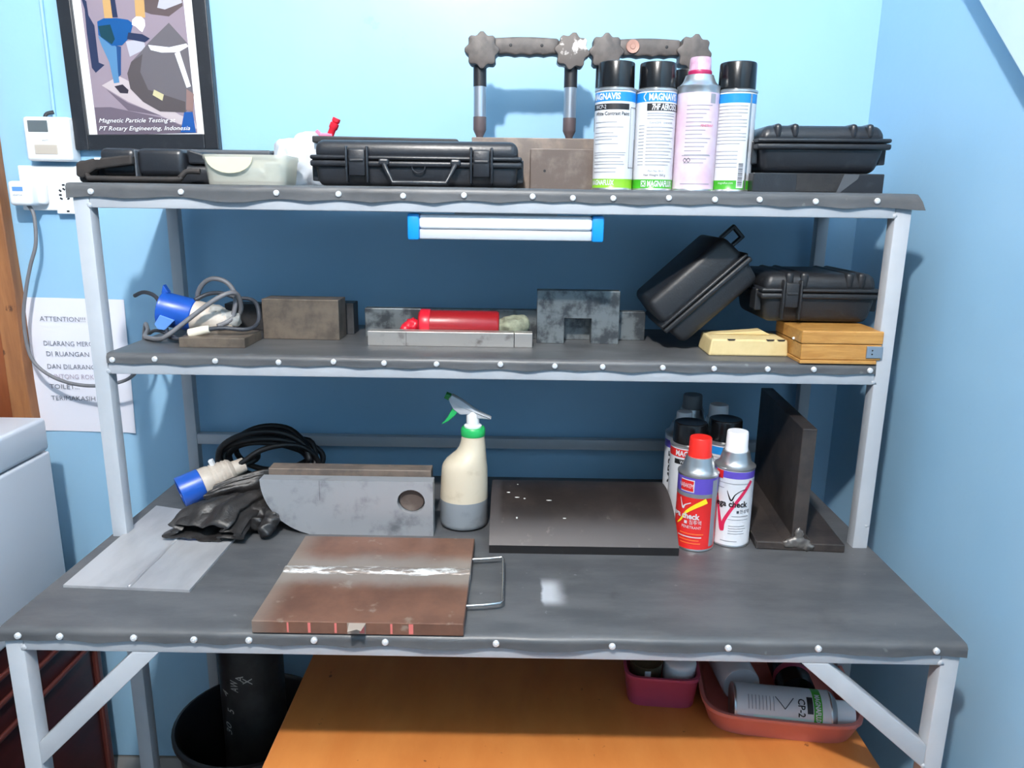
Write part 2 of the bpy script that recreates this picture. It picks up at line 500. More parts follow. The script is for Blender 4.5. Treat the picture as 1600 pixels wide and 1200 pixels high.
# ceiling lamp: bare bulb on a short drop
lp = thing('ceiling_lamp', 'bare glowing bulb hanging from the ceiling in front of the workbench', 'lamp', LAMP)
b = obj('bulb', lathe([(0, -.045), (.02, -.041), (.037, -.025), (.043, 0), (.036, .024), (.02, .042), (.016, .05), (0, .05)], 24), 'bulb_glow', lp, smooth=180)
obj('lamp_holder', lathe([(.019, .05), (.021, .06), (.021, .10), (.012, .115), (0, .115)], 20), 'bakelite', lp, smooth=50)
obj('flex', tube([(0, 0, .11), (0, 0, .29)], .004, smooth=False), 'bakelite', lp)
obj('ceiling_rose', lathe([(.045, .30), (.04, .285), (.015, .275), (0, .275)], 24), 'bakelite', lp, smooth=50)

# ------------------------------------------------------------------ workbench with two shelves
wb = thing('workbench', 'grey painted steel workbench with two rubber-topped shelves above', 'workbench', (0, 0, 0))
FP = 'grey_frame_paint'
def member(name, x0, x1, y0, y1, z0, z1): return obj(name, bx(x0, x1, y0, y1, z0, z1, .0022), FP, wb, smooth=40)
HB, HM, HT = ZB - .035, ZM - .035, ZT - .0375
for sx in (-1, 1):
    xa, xb = (XL, XL + TB) if sx < 0 else (XR - TB, XR)
    member('leg', xa, xb, 0, TB, 0, HB + TB)
    member('post', xa, xb, YP, YP + TB, 0, HT + TB)
    xa2, xb2 = (XL, XL + .022) if sx < 0 else (XR - .022, XR)
    member('rear_post', xa2, xb2, YR, YR + .022, 0, HT + TB)
    for h in (HB, HM, HT):
        member('side_rail', xa, xb, YP + TB, YR, h, h + TB)
    member('side_rail', xa, xb, TB, YP, HB, HB + TB)
    # diagonal brace under the bench front
    s = sx
    p = [(s * .460, HB), (s * .427, HB), (s * (.64 - TB), .549), (s * (.64 - TB), .517)]
    if s > 0: p = [(.430, HB), (.466, HB), (.615, .572), (.615, .535)]
    else: p = [(-.470, HB), (-.434, HB), (-.615, .516), (-.615, .552)]
    obj('brace', prism(p, .0005, TB, .0015), FP, wb, smooth=40)
member('front_rail', XL + TB, XR - TB, .0005, TB, HB, HB + TB)
member('back_rail', XL + .022, XR - .022, YR, YR + .022, HB, HB + TB)
member('shelf_rail', XL + TB, XR - TB, YP, YP + TB, HM, HM + TB)
member('shelf_rail', XL + TB, XR - TB, YP, YP + TB, HT, HT + TB)
member('shelf_back_rail', XL + .022, XR - .022, YR, YR + .022, HM, HM + TB)
member('shelf_back_rail', XL + .022, XR - .022, YR, YR + .022, HT, HT + TB)
member('cross_rail', XL + .022, XR - .022, YR, YR + .020, .7955, .8175)
for (x, z, y) in ((XL + TB, HT, YP), (XR - TB, HT, YP), (XL + TB, HM, YP), (XR - TB, HM, YP), (XR - TB, HB, 0), (XL + TB, HB, 0), (XR - TB, .535, 0), (XR - .006, ZB + .036, YP)):
    w_ = ball((x, y + .001, z + .004), .004, 1, (1.3, .5, 1.2))
    for v in w_.verts: v.co += Vector((random.uniform(-.0012, .0012), 0, random.uniform(-.0012, .0012)))
    obj('weld', w_, FP, wb, smooth=180)
for name, y0, z, x0, x1 in (('bench_board', .002, ZB, XL, XR), ('shelf_board', YP + .002, ZM, XL + TB, XR - TB), ('shelf_board', YP + .002, ZT, XL, XR)):
    obj(name, bx(x0, x1, y0, YR + .003, z - .010, z - .003, .0005), 'plywood_board', wb)

def rubber_mat(name, x0, x1, yf, yb, z, drop, screws, wav, ear=0):
    """a sheet that folds over the front edge, held by screws and wavy between them"""
    bm = bmesh.new(); N = 150; prof = 9
    sx = sorted(screws)
    def pull(x):
        d = min(abs(x - s) for s in sx); return min(1, d / .05)
    rows = []
    for i in range(N + 1):
        x = x0 + (x1 - x0) * i / N; q = pull(x) ** 1.4; k = mnoise.noise(Vector((x * 9, z * 5, 0)))
        zz = z + .0008 * mnoise.noise(Vector((x * 5, z, 2)))
        bul = wav * (.25 + q * (.8 + k)); dz = drop * (.86 + .16 * q + .12 * k)
        r = [(x, yb, z), (x, yf + .06, z), (x, yf + .012, zz), (x, yf + .003 - bul * .2, zz - .0012), (x, yf - bul * .45, zz - .006),
             (x, yf - bul * .4, zz - drop * .5), (x, yf - bul * .7, zz - dz), (x, yf - bul * .7 + .0025, zz - dz), (x, yf + .0012, z - drop * .5), (x, yf + .004, z - .003), (x, yb, z - .003)]
        if ear and x > x1 - .05:
            e = (x - x1 + .05) / .05
            r = [(px + e * ear * (max(0, z - pz) / drop) , py - e * .004 * (pz < z - .01), pz) for px, py, pz in r]
        rows.append([bm.verts.new(p) for p in r])
    m = len(rows[0])
    for i in range(N):
        for j in range(m):
            a, b = rows[i], rows[i + 1]; k = (j + 1) % m
            bm.faces.new((a[j], a[k], b[k], b[j]))
    bm.faces.new(rows[0]); bm.faces.new(list(reversed(rows[-1])))
    bmesh.ops.recalc_face_normals(bm, faces=bm.faces)
    return obj(name, bm, 'rubber_mat', wb, smooth=60)
SC_T = [-.608, -.4707, -.3258, -.2315, -.1335, -.0413, .0625, .1236, .1845, .2685, .3381, .4055, .4901, .5828]
SC_M = [-.6044, -.5361, -.4393, -.338, -.25, -.1694, -.0856, .0164, .1031, .1794, .2751, .3567, .4419, .5151, .6044]
SC_B = [-.617, -.561, -.4623, -.3821, -.3087, -.2217, -.1271, .0202, .1746, .3283, .4475, .6036]
mt = rubber_mat('shelf_mat', XL - .006, XR + .004, YP - .0035, YR + .004, ZT, .0235, SC_T, .004, ear=.010)
mm = rubber_mat('shelf_mat', XL + TB + .001, XR - TB - .001, YP - .0035, YR + .004, ZM, .0185, SC_M, .003)
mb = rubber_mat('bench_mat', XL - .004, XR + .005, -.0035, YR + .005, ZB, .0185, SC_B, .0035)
smesh = None
for par, xs, y, z in ((mt, SC_T, YP - .0042, ZT - .0125), (mm, SC_M, YP - .0040, ZM - .0095), (mb, SC_B, -.0042, ZB - .0095)):
    for x in xs:
        if smesh is None:
            h = lathe([(0, .0026), (.0012, .0026), (.0014, .0018), (.0030, .0020), (.0044, .0008), (.0046, -.003), (0, -.003)][::-1], 14)
            xf(h, Matrix.Rotation(PI / 2, 4, 'X'))
            o = obj('screw', h, 'galvanised_screw', par, smooth=40); smesh = o.data
        else:
            o = bpy.data.objects.new('screw', smesh); COL.objects.link(o); o.parent = par
        o.location = (x, y - .0012, z + random.uniform(-.0015, .001)); o.rotation_euler = (0, random.uniform(0, 3), 0)

# ------------------------------------------------------------------ things on the wall
# picture
pf = thing('framed_picture', 'black framed photograph of a worker testing a steel vessel, hanging on the blue wall', 'picture', (-.676, YW, 1.382), (0, math.radians(-1.0), 0))
W2, H2, FW = .139, .40, .0265
obj('frame', bx(-W2, -W2 + FW, -.020, -.001, 0, H2, .002), 'black_plastic', pf)
obj('frame', bx(W2 - FW, W2, -.020, -.001, 0, H2, .002), 'black_plastic', pf)
obj('frame', bx(-W2 + FW, W2 - FW, -.020, -.001, 0, FW + .002, .002), 'black_plastic', pf)
obj('frame', bx(-W2 + FW, W2 - FW, -.020, -.001, H2 - FW, H2, .002), 'black_plastic', pf)
obj('mount', bx(-W2 + FW - .002, W2 - FW + .002, -.012, -.002, FW - .001, H2 - FW + .001, 0), 'print_white', pf)
def cpx(a, b):   # position on the print, from hundredths of its own grid
    return (-.829903 + 2.38294e-4 * a - 2.83945e-5 * b + 9.0e-9 * a * b - 8.8e-10 * b * b - 3.6e-10 * a * a + .676,
            1.645749 + 2.684e-6 * a - 2.17453e-4 * b + 3.8e-10 * a * b - 8.44e-9 * b * b - 1.382)
pics = [('mauve', [(240, -450), (1010, -450), (1045, 0), (1140, 1045), (355, 1050), (240, 0)]),
        ('mauve_dark', [(335, 830), (460, 830), (900, 930), (1140, 1045), (355, 1050)]),
        ('machine', [(735, -60), (1035, -60), (1040, 50), (930, 130), (790, 110), (740, 90)]),
        ('machine', [(260, -350), (980, -350), (960, -230), (300, -200)]),
        ('pale', [(860, -20), (1030, -20), (1036, 25), (900, 75), (840, 60)]),
        ('tan', [(650, -260), (725, -260), (745, 135), (670, 135)]),
        ('navy', [(240, -40), (285, 0), (300, 110), (345, 190), (375, 480), (420, 500), (350, 560), (320, 520), (285, 250), (270, 60)]),
        ('tan', [(400, -120), (470, -120), (492, 135), (425, 135)]),
        ('navy', [(455, -160), (495, -120), (530, 130), (488, 130)]),
        ('plank', [(395, 660), (530, 588), (600, 625), (1000, 900), (1120, 950), (1135, 1012), (1000, 972), (600, 790)]),
        ('mauve_dark', [(430, 690), (600, 800), (860, 905), (600, 860)]),
        ('jeans_dark', [(500, 345), (552, 360), (548, 580), (525, 600), (505, 450)]),
        ('jeans', [(372, 270), (490, 335), (515, 360), (525, 560), (535, 640), (492, 645), (458, 480), (400, 350)]),
        ('jacket', [(368, 160), (420, 135), (520, 135), (610, 150), (650, 182), (620, 290), (560, 350), (480, 352), (375, 265)]),
        ('jacket_dark', [(375, 195), (470, 185), (505, 300), (480, 340), (395, 280)]),
        ('pale', [(590, 320), (730, 300), (745, 380), (620, 440)]),
        ('navy', [(610, 250), (720, 265), (780, 300), (740, 330), (600, 300)]),
        ('shoe', [(495, 668), (560, 655), (606, 700), (600, 726), (540, 722)]),
        ('vessel', [(598, 570), (630, 480), (700, 410), (770, 330), (930, 180), (1075, 345), (1100, 600), (1118, 800), (1050, 882), (850, 872), (720, 795), (620, 690)]),
        ('vessel_dark', [(598, 570), (630, 480), (720, 420), (700, 560), (760, 700), (1050, 800), (1050, 882), (850, 872), (720, 795), (620, 690)]),
        ('shine', [(765, 350), (930, 372), (1065, 345), (1080, 368), (1000, 412), (870, 412), (785, 390)]),
        ('shine', [(972, 420), (1012, 408), (1095, 680), (1062, 690)]),
        ('helmet', [(640, 190), (645, 150), (675, 126), (715, 128), (742, 155), (745, 200), (722, 250), (700, 235), (670, 205)]),
        ('tag', [(806, 700), (882, 740), (870, 788), (794, 742)]),
        ('skin', [(1060, 700), (1118, 740), (1108, 880), (1055, 862)]),
        ('glove', [(1040, 880), (1106, 880), (1130, 1042), (1008, 1038)])]
bm = bmesh.new()
for i, (c, pl) in enumerate(pics):
    vs = []
    for a, b_ in pl:
        x, z = cpx(a, b_); vs.append(bm.verts.new((x, -.0123 - i * .00004, z)))
    f = bm.faces.new(vs); f.material_index = i
    if f.calc_center_median() and f.normal.length == 0: f.normal_update()
bmesh.ops.triangulate(bm, faces=bm.faces)
obj('photograph', bm, ['photo_' + c for c, _ in pics], pf)
for s, b_, wd in (('Magnetic Particle Testing at', 950, .148), ('PT Rotary Engineering, Indonesia', 1012, .176)):
    t = text_bm(s, .0078, wd, .35); x, z = cpx(372, b_)
    obj('caption', xf(t, Matrix.Translation((x, -.0142, z))), 'print_white', pf)

# meter box and socket board
me_ = thing('timer_box', 'white wall box with dark grey display window above the socket board', 'wall box', (-.859, YW, 1.358))
obj('housing', bx(-.044, .044, -.034, 0, 0, .081, .006, 3), 'white_plastic', me_, smooth=40)
obj('display', bx(-.034, .004, -.0352, -.03, .053, .074, .001), 'lcd_grey', me_)
obj('label_strip', bx(-.026, .018, -.0348, -.03, .012, .030, .001), 'beige_label', me_)
obj('cable_entry', tube([(-.012, -.015, .078), (-.008, -.012, .088), (.003, -.006, .092)], .0035), 'black_rubber', me_)
t = text_bm('WATT', .003, .012); obj('marking', xf(t, Matrix.Translation((-.010, -.0346, .036))), 'ink_grey', me_)
sb = thing('socket_board', 'white socket board with universal outlet on the wall left of the shelf', 'socket', (-.869, YW, 1.262))
obj('board', bx(-.067, .066, -.014, 0, .003, .088, .002), 'white_plastic', sb)
obj('outlet_module', bx(.002, .040, -.017, -.01, -.003, .055, .001), 'white_plastic', sb)
for hx, hz, a in ((.0165, .052, 0), (.0165, .044, .6), (.009, .041, .7), (.0235, .041, -.7), (.0085, .033, 0), (.0245, .033, 0), (.0095, .026, .5), (.0235, .026, -.5), (.020, .002, 0)):
    h = bx(-.0026, .0026, -.0176, -.0165, -.0017, .0017, 0); xf(h, Matrix.Translation((hx + .004, 0, hz)) @ Matrix.Rotation(a, 4, 'Y')); obj('pin_hole', h, 'ink_black', sb)
ad = thing('plug_adapter', 'white plug-in adapter with blue label and a long hanging grey cable', 'adapter', (-.914, YW - .014, 1.274))
obj('adapter_body', bx(-.022, .022, -.040, 0, 0, .046, .007, 3), 'white_plastic', ad, smooth=40)
obj('adapter_base', bx(-.014, .034, -.018, 0, .002, .046, .006, 3), 'white_plastic', ad, smooth=40)
obj('printed_label', bx(-.012, .008, -.0406, -.039, .027, .035, 0), 'blue_plastic_light', ad)
t = text_bm('ADAPTOR', .003, .018); obj('marking', xf(t, Matrix.Translation((-.012, -.0405, .018))), 'ink_grey', ad)
AD = Vector((-.914, YW - .014, 1.274))
cp = [(-.911, .600, 1.276), (-.9005, .598, 1.255), (-.9003, .592, 1.2028), (-.914, .588, 1.16), (-.930, .588, 1.11), (-.9425, .588, 1.0511), (-.940, .588, .9829), (-.915, .585, .948),
      (-.868, .580, .927), (-.81, .572, .922), (-.752, .565, .932), (-.715, .555, .952), (-.69, .545, .99), (-.672, .525, 1.04), (-.655, .50, 1.062), (-.632, .46, 1.0565)]
obj('cable', tube([Vector(p) - AD for p in cp], .0036), 'grey_cable', ad, smooth=180)
# notice
nt = thing('paper_notice', 'white paper notice headed ATTENTION taped to the blue wall', 'notice', (-.8665, YW, .806), (0, math.radians(.6), 0))
pb = bmesh.new(); bmesh.ops.create_grid(pb, x_segments=10, y_segments=14, size=.5)
for v in pb.verts:
    x, y = v.co.x, v.co.y
    v.co = Vector((x * .205, -.002 - .0035 * max(0, (x - .32) / .18) ** 2 * (1.2 - y) - .002 * max(0, -y - .35) - .0008 * math.sin(x * 9), .142 + y * .284))
ret = bmesh.ops.extrude_face_region(pb, geom=list(pb.faces))
for v in [g for g in ret['geom'] if isinstance(g, bmesh.types.BMVert)]: v.co.y += .0006
bmesh.ops.recalc_face_normals(pb, faces=pb.faces)
obj('sheet', pb, 'paper_white', nt, smooth=60)
for s, z, x, wd, m in (('ATTENTION!!!', .236, -.075, .094, 'ink_grey'), ('DILARANG MEROKOK', .185, -.073, .132, 'ink_grey'), ('DI RUANGAN INI', .163, -.070, .112, 'ink_grey'),
                       ('DAN DILARANG', .136, -.071, .100, 'ink_grey'), ('PUNTONG ROKOK', .115, -.072, .116, 'ink_faded'), ('TOILET...', .093, -.071, .062, 'ink_grey'), ('TERIMAKASIH', .068, -.071, .093, 'ink_grey')):
    t = text_bm(s, .0098, wd); obj('lettering', xf(t, Matrix.Translation((x, -.0036, z))), m, nt)

# ------------------------------------------------------------------ left: white appliance on dark red cabinet
cb = thing('wooden_cabinet', 'dark red wooden cabinet standing on the floor under the white appliance', 'cabinet', (-1.15, .30, 0))
obj('carcass', bx(-.28, .278, -.30, .255, .0, .500, .003), 'dark_red_wood', cb)
for z in (.345, .405, .452): obj('moulding', bx(.277, .287, -.30, .262, z, z + .010, .004), 'dark_red_trim', cb)
obj('corner_post', bx(.270, .287, .255, .273, 0, .50, .004), 'dark_red_trim', cb)
ap = thing('white_appliance', 'white enamelled appliance with a lid seam standing left of the bench', 'appliance', (-1.15, .20, .503))
obj('body', bx(-.29, .284, -.35, .298, 0, .307, .006, 3), 'white_enamel', ap, smooth=40)
obj('lid', bx(-.29, .284, -.35, .298, .309, .3745, .008, 3), 'white_enamel', ap, smooth=40)

# ------------------------------------------------------------------ under the bench
tb = thing('orange_table', 'low orange wooden table pushed under the workbench', 'table', (.137, .12, 0))
obj('tabletop', bx(-.468, .468, -.32, .42, .447, .465, .003), 'orange_tabletop', tb)
for x in (-.43, .43):
    for y in (-.28, .38): obj('leg', bx(x - .02, x + .02, y - .02, y + .02, 0, .447, .003), 'orange_tabletop', tb)
ZO = .465
def rtub(w, d, h, taper, th, corner, n=40):
    """open tub with rounded corners"""
    def ring(hw, hd, c, z):
        out = []
        for i in range(n):
            a = 2 * PI * i / n; ca, sa = math.cos(a), math.sin(a); e = .38
            out.append((hw * math.copysign(abs(ca) ** e, ca), hd * math.copysign(abs(sa) ** e, sa), z))
        return out
    L = [ring(w / 2 - taper, d / 2 - taper, corner, 0), ring(w / 2 - taper * .9, d / 2 - taper * .9, corner, .003), ring(w / 2 - th, d / 2 - th, corner, h - .008), ring(w / 2, d / 2, corner, h - .006),
         ring(w / 2, d / 2, corner, h), ring(w / 2 - th * 2.4, d / 2 - th * 2.4, corner, h), ring(w / 2 - taper - th * 1.5, d / 2 - taper - th * 1.5, corner, .005)]
    bm = bmesh.new(); R = [[bm.verts.new(p) for p in l] for l in L]
    for k in range(len(R) - 1):
        for i in range(n): bm.faces.new((R[k][i], R[k][(i + 1) % n], R[k + 1][(i + 1) % n], R[k + 1][i]))
    bm.faces.new(list(reversed(R[0]))); bm.faces.new(R[-1])
    bmesh.ops.recalc_face_normals(bm, faces=bm.faces)
    return bm
tub = tag(obj('plastic_tub', rtub(.128, .115, .058, .008, .002, .02), 'pink_tub_plastic', None, (.300, .268, ZO), (0, 0, -.08), 50), 'dark pink plastic tub on the orange table, holding tins', 'tub')
tray = tag(obj('plastic_tray', rtub(.255, .225, .042, .014, .0022, .02), 'coral_tray_plastic', None, (.489, .242, ZO), (0, 0, -.13), 50), 'coral pink plastic tray on the orange table, holding a lying aerosol can', 'tray')

# ------------------------------------------------------------------ aerosol cans
def can_body(r, h, mids, zs):
    prof = [(r * .86, .0015), (r * .95, 0), (r * 1.02, .0015), (r * 1.02, .004), (r, .0055)]
    m = [0, 0, 0, 0]
    for i, z in enumerate(zs):
        prof.append((r, z)); m.append(mids[i])
    prof += [(r * 1.0, h - .002)]; m.append(mids[-1])
    return prof, m
def magnavis(parent_name, label, loc, rot, kind, group=None, r=.0325, hb=.156, htot=.197, cap='black_cap', rotation=None, band='label_blue'):
    t = thing(parent_name, label, 'aerosol can', loc, rot if rotation is None else rotation, group)
    prof = [(r * .86, .0015), (r * .95, 0), (r * 1.02, .001), (r * 1.02, .003), (r, .004), (r, .018), (r, .136), (r, .150), (r, hb - .004), (r * 1.03, hb - .003), (r * 1.03, hb), (r * .9, hb + .002), (0, hb + .002)]
    g = {'cp2': 2, 'hf': 3, 'back': 3}.get(kind, 2)
    mids = [0, 0, 0, 0, g, 1, 4, 1, 0, 0, 0, 0]
    obj('can', lathe(prof, 40, True, mids), ['tin_metal', 'label_white', 'label_green', 'label_green_dark', band], t, smooth=35)
    obj('cap', lathe([(r * .90, hb + .001), (r * .905, hb + .006), (r * .885, htot - .003), (r * .86, htot - .0008), (r * .80, htot), (r * .70, htot - .0006), (0, htot - .0006)], 36), cap, t, smooth=40)
    R = r + .0003; L = bmesh.new()
    def pr(name, bm, m): obj(name, bm, m, t)
    if kind == 'cp2':
        pr('lettering', wrap(text_bm('MAGNAVIS', .0092, .053, bold=.05), R, -.048, .1388), 'label_white')
        pr('black_bar', patch(R, -.05, .0215, .1235, .1325), 'ink_black')
        pr('lettering', wrap(text_bm('WCP-2', .006, .022), R + .0002, -.0395, .125), 'label_white')
        pr('lettering', wrap(text_bm('White Contrast Paint', .0054, .062, bold=.03), R, -.040, .1150), 'ink_black')
        pr('lettering', wrap(text_bm('MAGNAFLUX', .0076, .044, bold=.05), R, -.044, .0085), 'label_white')
        bm = bmesh.new()
        for i in range(34): add(bm, patch(R, .0245, .0258, .035 + i * .0027, .0364 + i * .0027))
        for i in range(6): add(bm, patch(R, .0258 + i * .0036, .0280 + i * .0036, .1265, .1280)); add(bm, patch(R, .0258 + i * .0036, .0280 + i * .0036, .035, .0363))
        pr('dashed_box', bm, 'ink_black')
        rows = [(.104, -.04, .001), (.0965, -.04, .012), (.088, -.04, -.004), (.0825, -.04, .003), (.078, -.04, -.006), (.0715, -.04, .004), (.058, -.04, .018), (.0545, -.04, .016), (.050, -.04, .009), (.044, -.04, .014), (.040, -.04, .016), (.034, -.04, .003), (.028, -.04, .002)]
    elif kind == 'hf':
        pr('lettering', wrap(text_bm('MAGNAVIS', .0098, .050, bold=.05), R, -.0165, .1385), 'label_white')
        pr('chevron', stroke(R, [(-.0215, .1495, .0008), (-.0255, .1432, .0008), (-.0215, .137, .0008)]), 'label_white')
        pr('black_bar', patch(R, -.019, .046, .1225, .1335), 'ink_black')
        pr('lettering', wrap(text_bm('7HF AEROSOL', .0086, .048, .15, bold=.05), R + .0002, -.011, .1240), 'label_white')
        pr('lettering', wrap(text_bm('MAGNAFLUX', .0088, .046, bold=.05), R, -.0125, .0070), 'label_white')
        pr('logo', patch(R, -.0235, -.0150, .0065, .0160), 'label_white')
        pr('logo_mark', stroke(R + .0002, [(-.0222, .0080, .0008), (-.0193, .0112, .0008), (-.0163, .0146, .0008)]), 'label_green_dark')
        pr('logo_mark', stroke(R + .0002, [(-.0222, .0146, .0008), (-.0193, .0112, .0008), (-.0163, .0080, .0008)]), 'label_green_dark')
        pr('lettering', wrap(text_bm('Net Weight 350 g', .0036, .036), R, -.019, .0230), 'ink_black')
        pr('lettering', wrap(text_bm('Part No. 01-1', .0030, .024), R, -.012, .0295), 'ink_grey')
        pr('lettering', wrap(text_bm('DANGER   DANGER', .0028, .040), R, -.013, .1030), 'ink_grey')
        rows = [(.118, -.018, .03), (.1145, -.018, .03), (.110, -.018, .028)] + [(.097 - i * .0052, -.018, .03 - (i % 3) * .004) for i in range(12)] + [(.10 - i * .005, -.033, -.022) for i in range(13)]
    else:
        pr('seam', patch(R, .0175, .0215, .004, .150), 'tin_metal')
        pr('barcode_panel', patch(R, .0035, .0155, .0060, .0480), 'label_white')
        bm = bmesh.new()
        for i in range(16): add(bm, patch(R + .0002, .0050, .0130, .0090 + i * .0023, .0100 + i * .0023 + (i % 3) * .0003))
        pr('barcode', bm, 'dark_print')
        pr('lettering', wrap(text_bm('magnaflux.com', .0030, .024), R, -.026, .0125), 'label_white')
        rows = [(.131 - i * .0052, -.034, .014 - (i % 4 == 3) * .01) for i in range(12)] + [(.062 - i * .006, -.034, .002) for i in range(5)]
    bm = bmesh.new()
    for z, a, b_ in rows: add(bm, patch(R, a, b_, z, z + .0011))
    pr('fine_print', bm, 'fine_print_grey')
    return t
GA = 'aerosol cans on the top shelf'
magnavis('aerosol_can', 'white contrast paint aerosol can with black cap, leftmost of the top-shelf cans', (.1950, .390, ZT), -.03, 'cp2', GA)
magnavis('aerosol_can', 'aerosol can marked 7HF AEROSOL with black cap, second of the top-shelf row', (.2610, .391, ZT), -.03, 'hf', GA)
magnavis('aerosol_can', 'aerosol can with barcode and black cap, rightmost of the top-shelf cans', (.3888, .392, ZT), -.05, 'back', GA, htot=.199)
magnavis('aerosol_can', 'aerosol can with black cap hidden behind the pink-stained can on the top shelf', (.3275, .456, ZT), .4, 'back', GA, htot=.1975)
# pink stained can
r, hb = .0330, .160
pk = thing('aerosol_can', 'pink-stained pale aerosol can with translucent cap on the top shelf', 'aerosol can', (.3262, .383, ZT), -.02, GA)
def cone_can(t, r, hb, hc, ht, rc, mids, zs, mats, capm):
    prof = [(r * .86, .0015), (r * .95, 0), (r * 1.02, .001), (r * 1.02, .003), (r, .004)] + [(r, z) for z in zs] + [(r, hb - .003), (r * 1.03, hb - .0015), (r * 1.03, hb + .001), (r * .92, hb + .003), (r * .80, hb + .007), (r * .74, hb + (hc - hb) * .6), (r * .66, hc), (rc * .9, hc + .001), (0, hc + .001)]
    m = [0, 0, 0, 0] + mids + [0] * 9
    obj('can', lathe(prof, 40, True, m[:len(prof) - 1]), mats, t, smooth=35)
    obj('cap', lathe([(rc * 1.03, hc - .002), (rc * 1.04, hc + .004), (rc, hc + .006), (rc * .96, ht - .002), (rc * .9, ht), (rc * .75, ht), (0, ht - .0005)], 28), capm, t, smooth=40)
cone_can(pk, r, hb, .178, .2045, .0172, [1, 1], [.02, .15], ['tin_metal', 'label_pink_white'], 'pink_cap')
obj('dye_ring', lathe([(.0182, .179), (.0188, .182), (.0184, .1845), (.0178, .185)], 28, False), 'dye_stain', pk, smooth=60)
bm = bmesh.new()
for i in range(15): add(bm, patch(r + .0003, -.024, .018 - (i % 4) * .005, .130 - i * .0062, .1312 - i * .0062))
add(bm, patch(r + .0003, -.028, .020, .0545, .0558)); add(bm, patch(r + .0003, -.028, .022, .011, .0122)); add(bm, patch(r + .0003, .014, .024, .134, .148))
obj('fine_print', bm, 'fine_print_grey', pk)
obj('lettering', wrap(text_bm('PENETRANT', .0036, .022), r + .0004, .000, .0985), 'label_crimson', pk)
bm = bmesh.new()
for s0 in (-.025, -.019):
    for a, b_ in (((s0, .048), (s0 + .003, .0515)), ((s0 + .003, .0515), (s0 + .006, .048)), ((s0 + .006, .048), (s0 + .003, .0445)), ((s0 + .003, .0445), (s0, .048))):
        add(bm, stroke(r + .0004, [a + (.0004,), b_ + (.0004,)]))
obj('hazard_diamond', bm, 'dark_print', pk)

GB = 'aerosol cans on the bench'
# red penetrant can
r = .0330
rc = thing('aerosol_can', 'red and purple penetrant aerosol can with red cap, front of the bench cans', 'aerosol can', (.3475, .2905, ZB), -.12, GB)
cone_can(rc, r, .131, .158, .190, .0188, [1, 2, 3, 1], [.094, .101, .129, .1295], ['tin_metal', 'label_red', 'grey_cap', 'label_purple'], 'red_cap')
R = r + .0003
obj('side_strip', patch(R, .023, .036, .008, .124), 'fine_print_grey', rc)
obj('brand_frame', patch(R, -.034, -.009, .1035, .1245), 'label_white', rc)
obj('brand_plate', patch(R + .0002, -.034, -.0105, .105, .123), 'label_red', rc)
obj('lettering', wrap(text_bm('NABAKEM', .0075, .026), R + .0004, -.037, .1105), 'label_white', rc)
obj('yellow_tick', stroke(R + .0002, [(-.038, .044, .001), (-.030, .052, .0016), (-.020, .068, .0022), (-.006, .080, .0034), (.006, .0870, .0042), (.013, .0905, .0046)]), 'label_yellow', rc)
obj('white_tick', stroke(R + .0003, [(-.033, .091, .0006), (-.027, .0745, .0016), (-.023, .080, .0010), (-.013, .0855, .0006)]), 'label_white', rc)
obj('lettering', wrap(text_bm('Mega check', .0098, .060, bold=.05), R + .0005, -.057, .0575), 'label_white', rc)
obj('lettering', wrap(text_bm('침투액', .0062, .020), R + .0005, -.0140, .0485), 'label_white', rc)
obj('dot_mark', xf(patch(R + .0005, -.0225, -.0175, .0482, .0535), Matrix.Identity(4)), 'label_white', rc)
obj('lettering', wrap(text_bm('PENETRANT', .0048, .033), R + .0005, -.0265, .0405), 'label_white', rc)
for i, (m, a, b_) in enumerate((('label_orange', -.030, .011), ('label_white', -.034, .008), ('label_orange', -.030, .004), ('label_orange', -.028, .007))):
    obj('fine_print', patch(R, a, b_, .030 - i * .0055, .0318 - i * .0055), m, rc)
# white developer can
r = .0325
wc = thing('aerosol_can', 'white aerosol can with big red tick and white cap, right of the red can', 'aerosol can', (.4125, .3075, ZB), -.20, GB)
cone_can(wc, r, .138, .163, .196, .0182, [1, 2, 1], [.122, .134, .1345], ['tin_metal', 'label_white', 'label_purple'], 'white_cap')
R = r + .0003
obj('brand_plate', patch(R + .0001, -.036, -.0215, .120, .134), 'label_red', wc)
obj('red_tick', stroke(R + .0003, [(-.030, .092, .0012), (-.0255, .066, .0022), (-.0200, .040, .0032), (-.0165, .031, .0034), (-.0145, .046, .0030), (-.003, .070, .0026), (.012, .094, .0028), (.029, .118, .0030)]), 'label_crimson', wc)
obj('black_tick', stroke(R + .0003, [(-.0125, .101, .0004), (-.005, .0845, .0014), (.001, .095, .0008), (.012, .103, .0006), (.022, .104, .0003)]), 'ink_black', wc)
obj('lettering', wrap(text_bm('Mega check', .0100, .064, bold=.04), R + .0005, -.040, .0735), 'ink_black', wc)
obj('lettering', wrap(text_bm('현상액', .0058, .018), R + .0004, .011, .0625), 'dark_print', wc)
obj('dot_mark', patch(R + .0004, .0055, .0095, .0625, .067), 'dark_print', wc)
bm = bmesh.new()
for z, a, b_ in ((.113, -.028, .024), (.056, -.002, .028), (.050, -.008, .028), (.0385, -.006, .022), (.034, -.006, .024), (.0295, -.006, .020), (.025, -.006, .022), (.011, -.018, .010), (.104, -.03, -.018)):
    add(bm, patch(R, a, b_, z, z + .0011))
obj('fine_print', bm, 'fine_print_grey', wc)
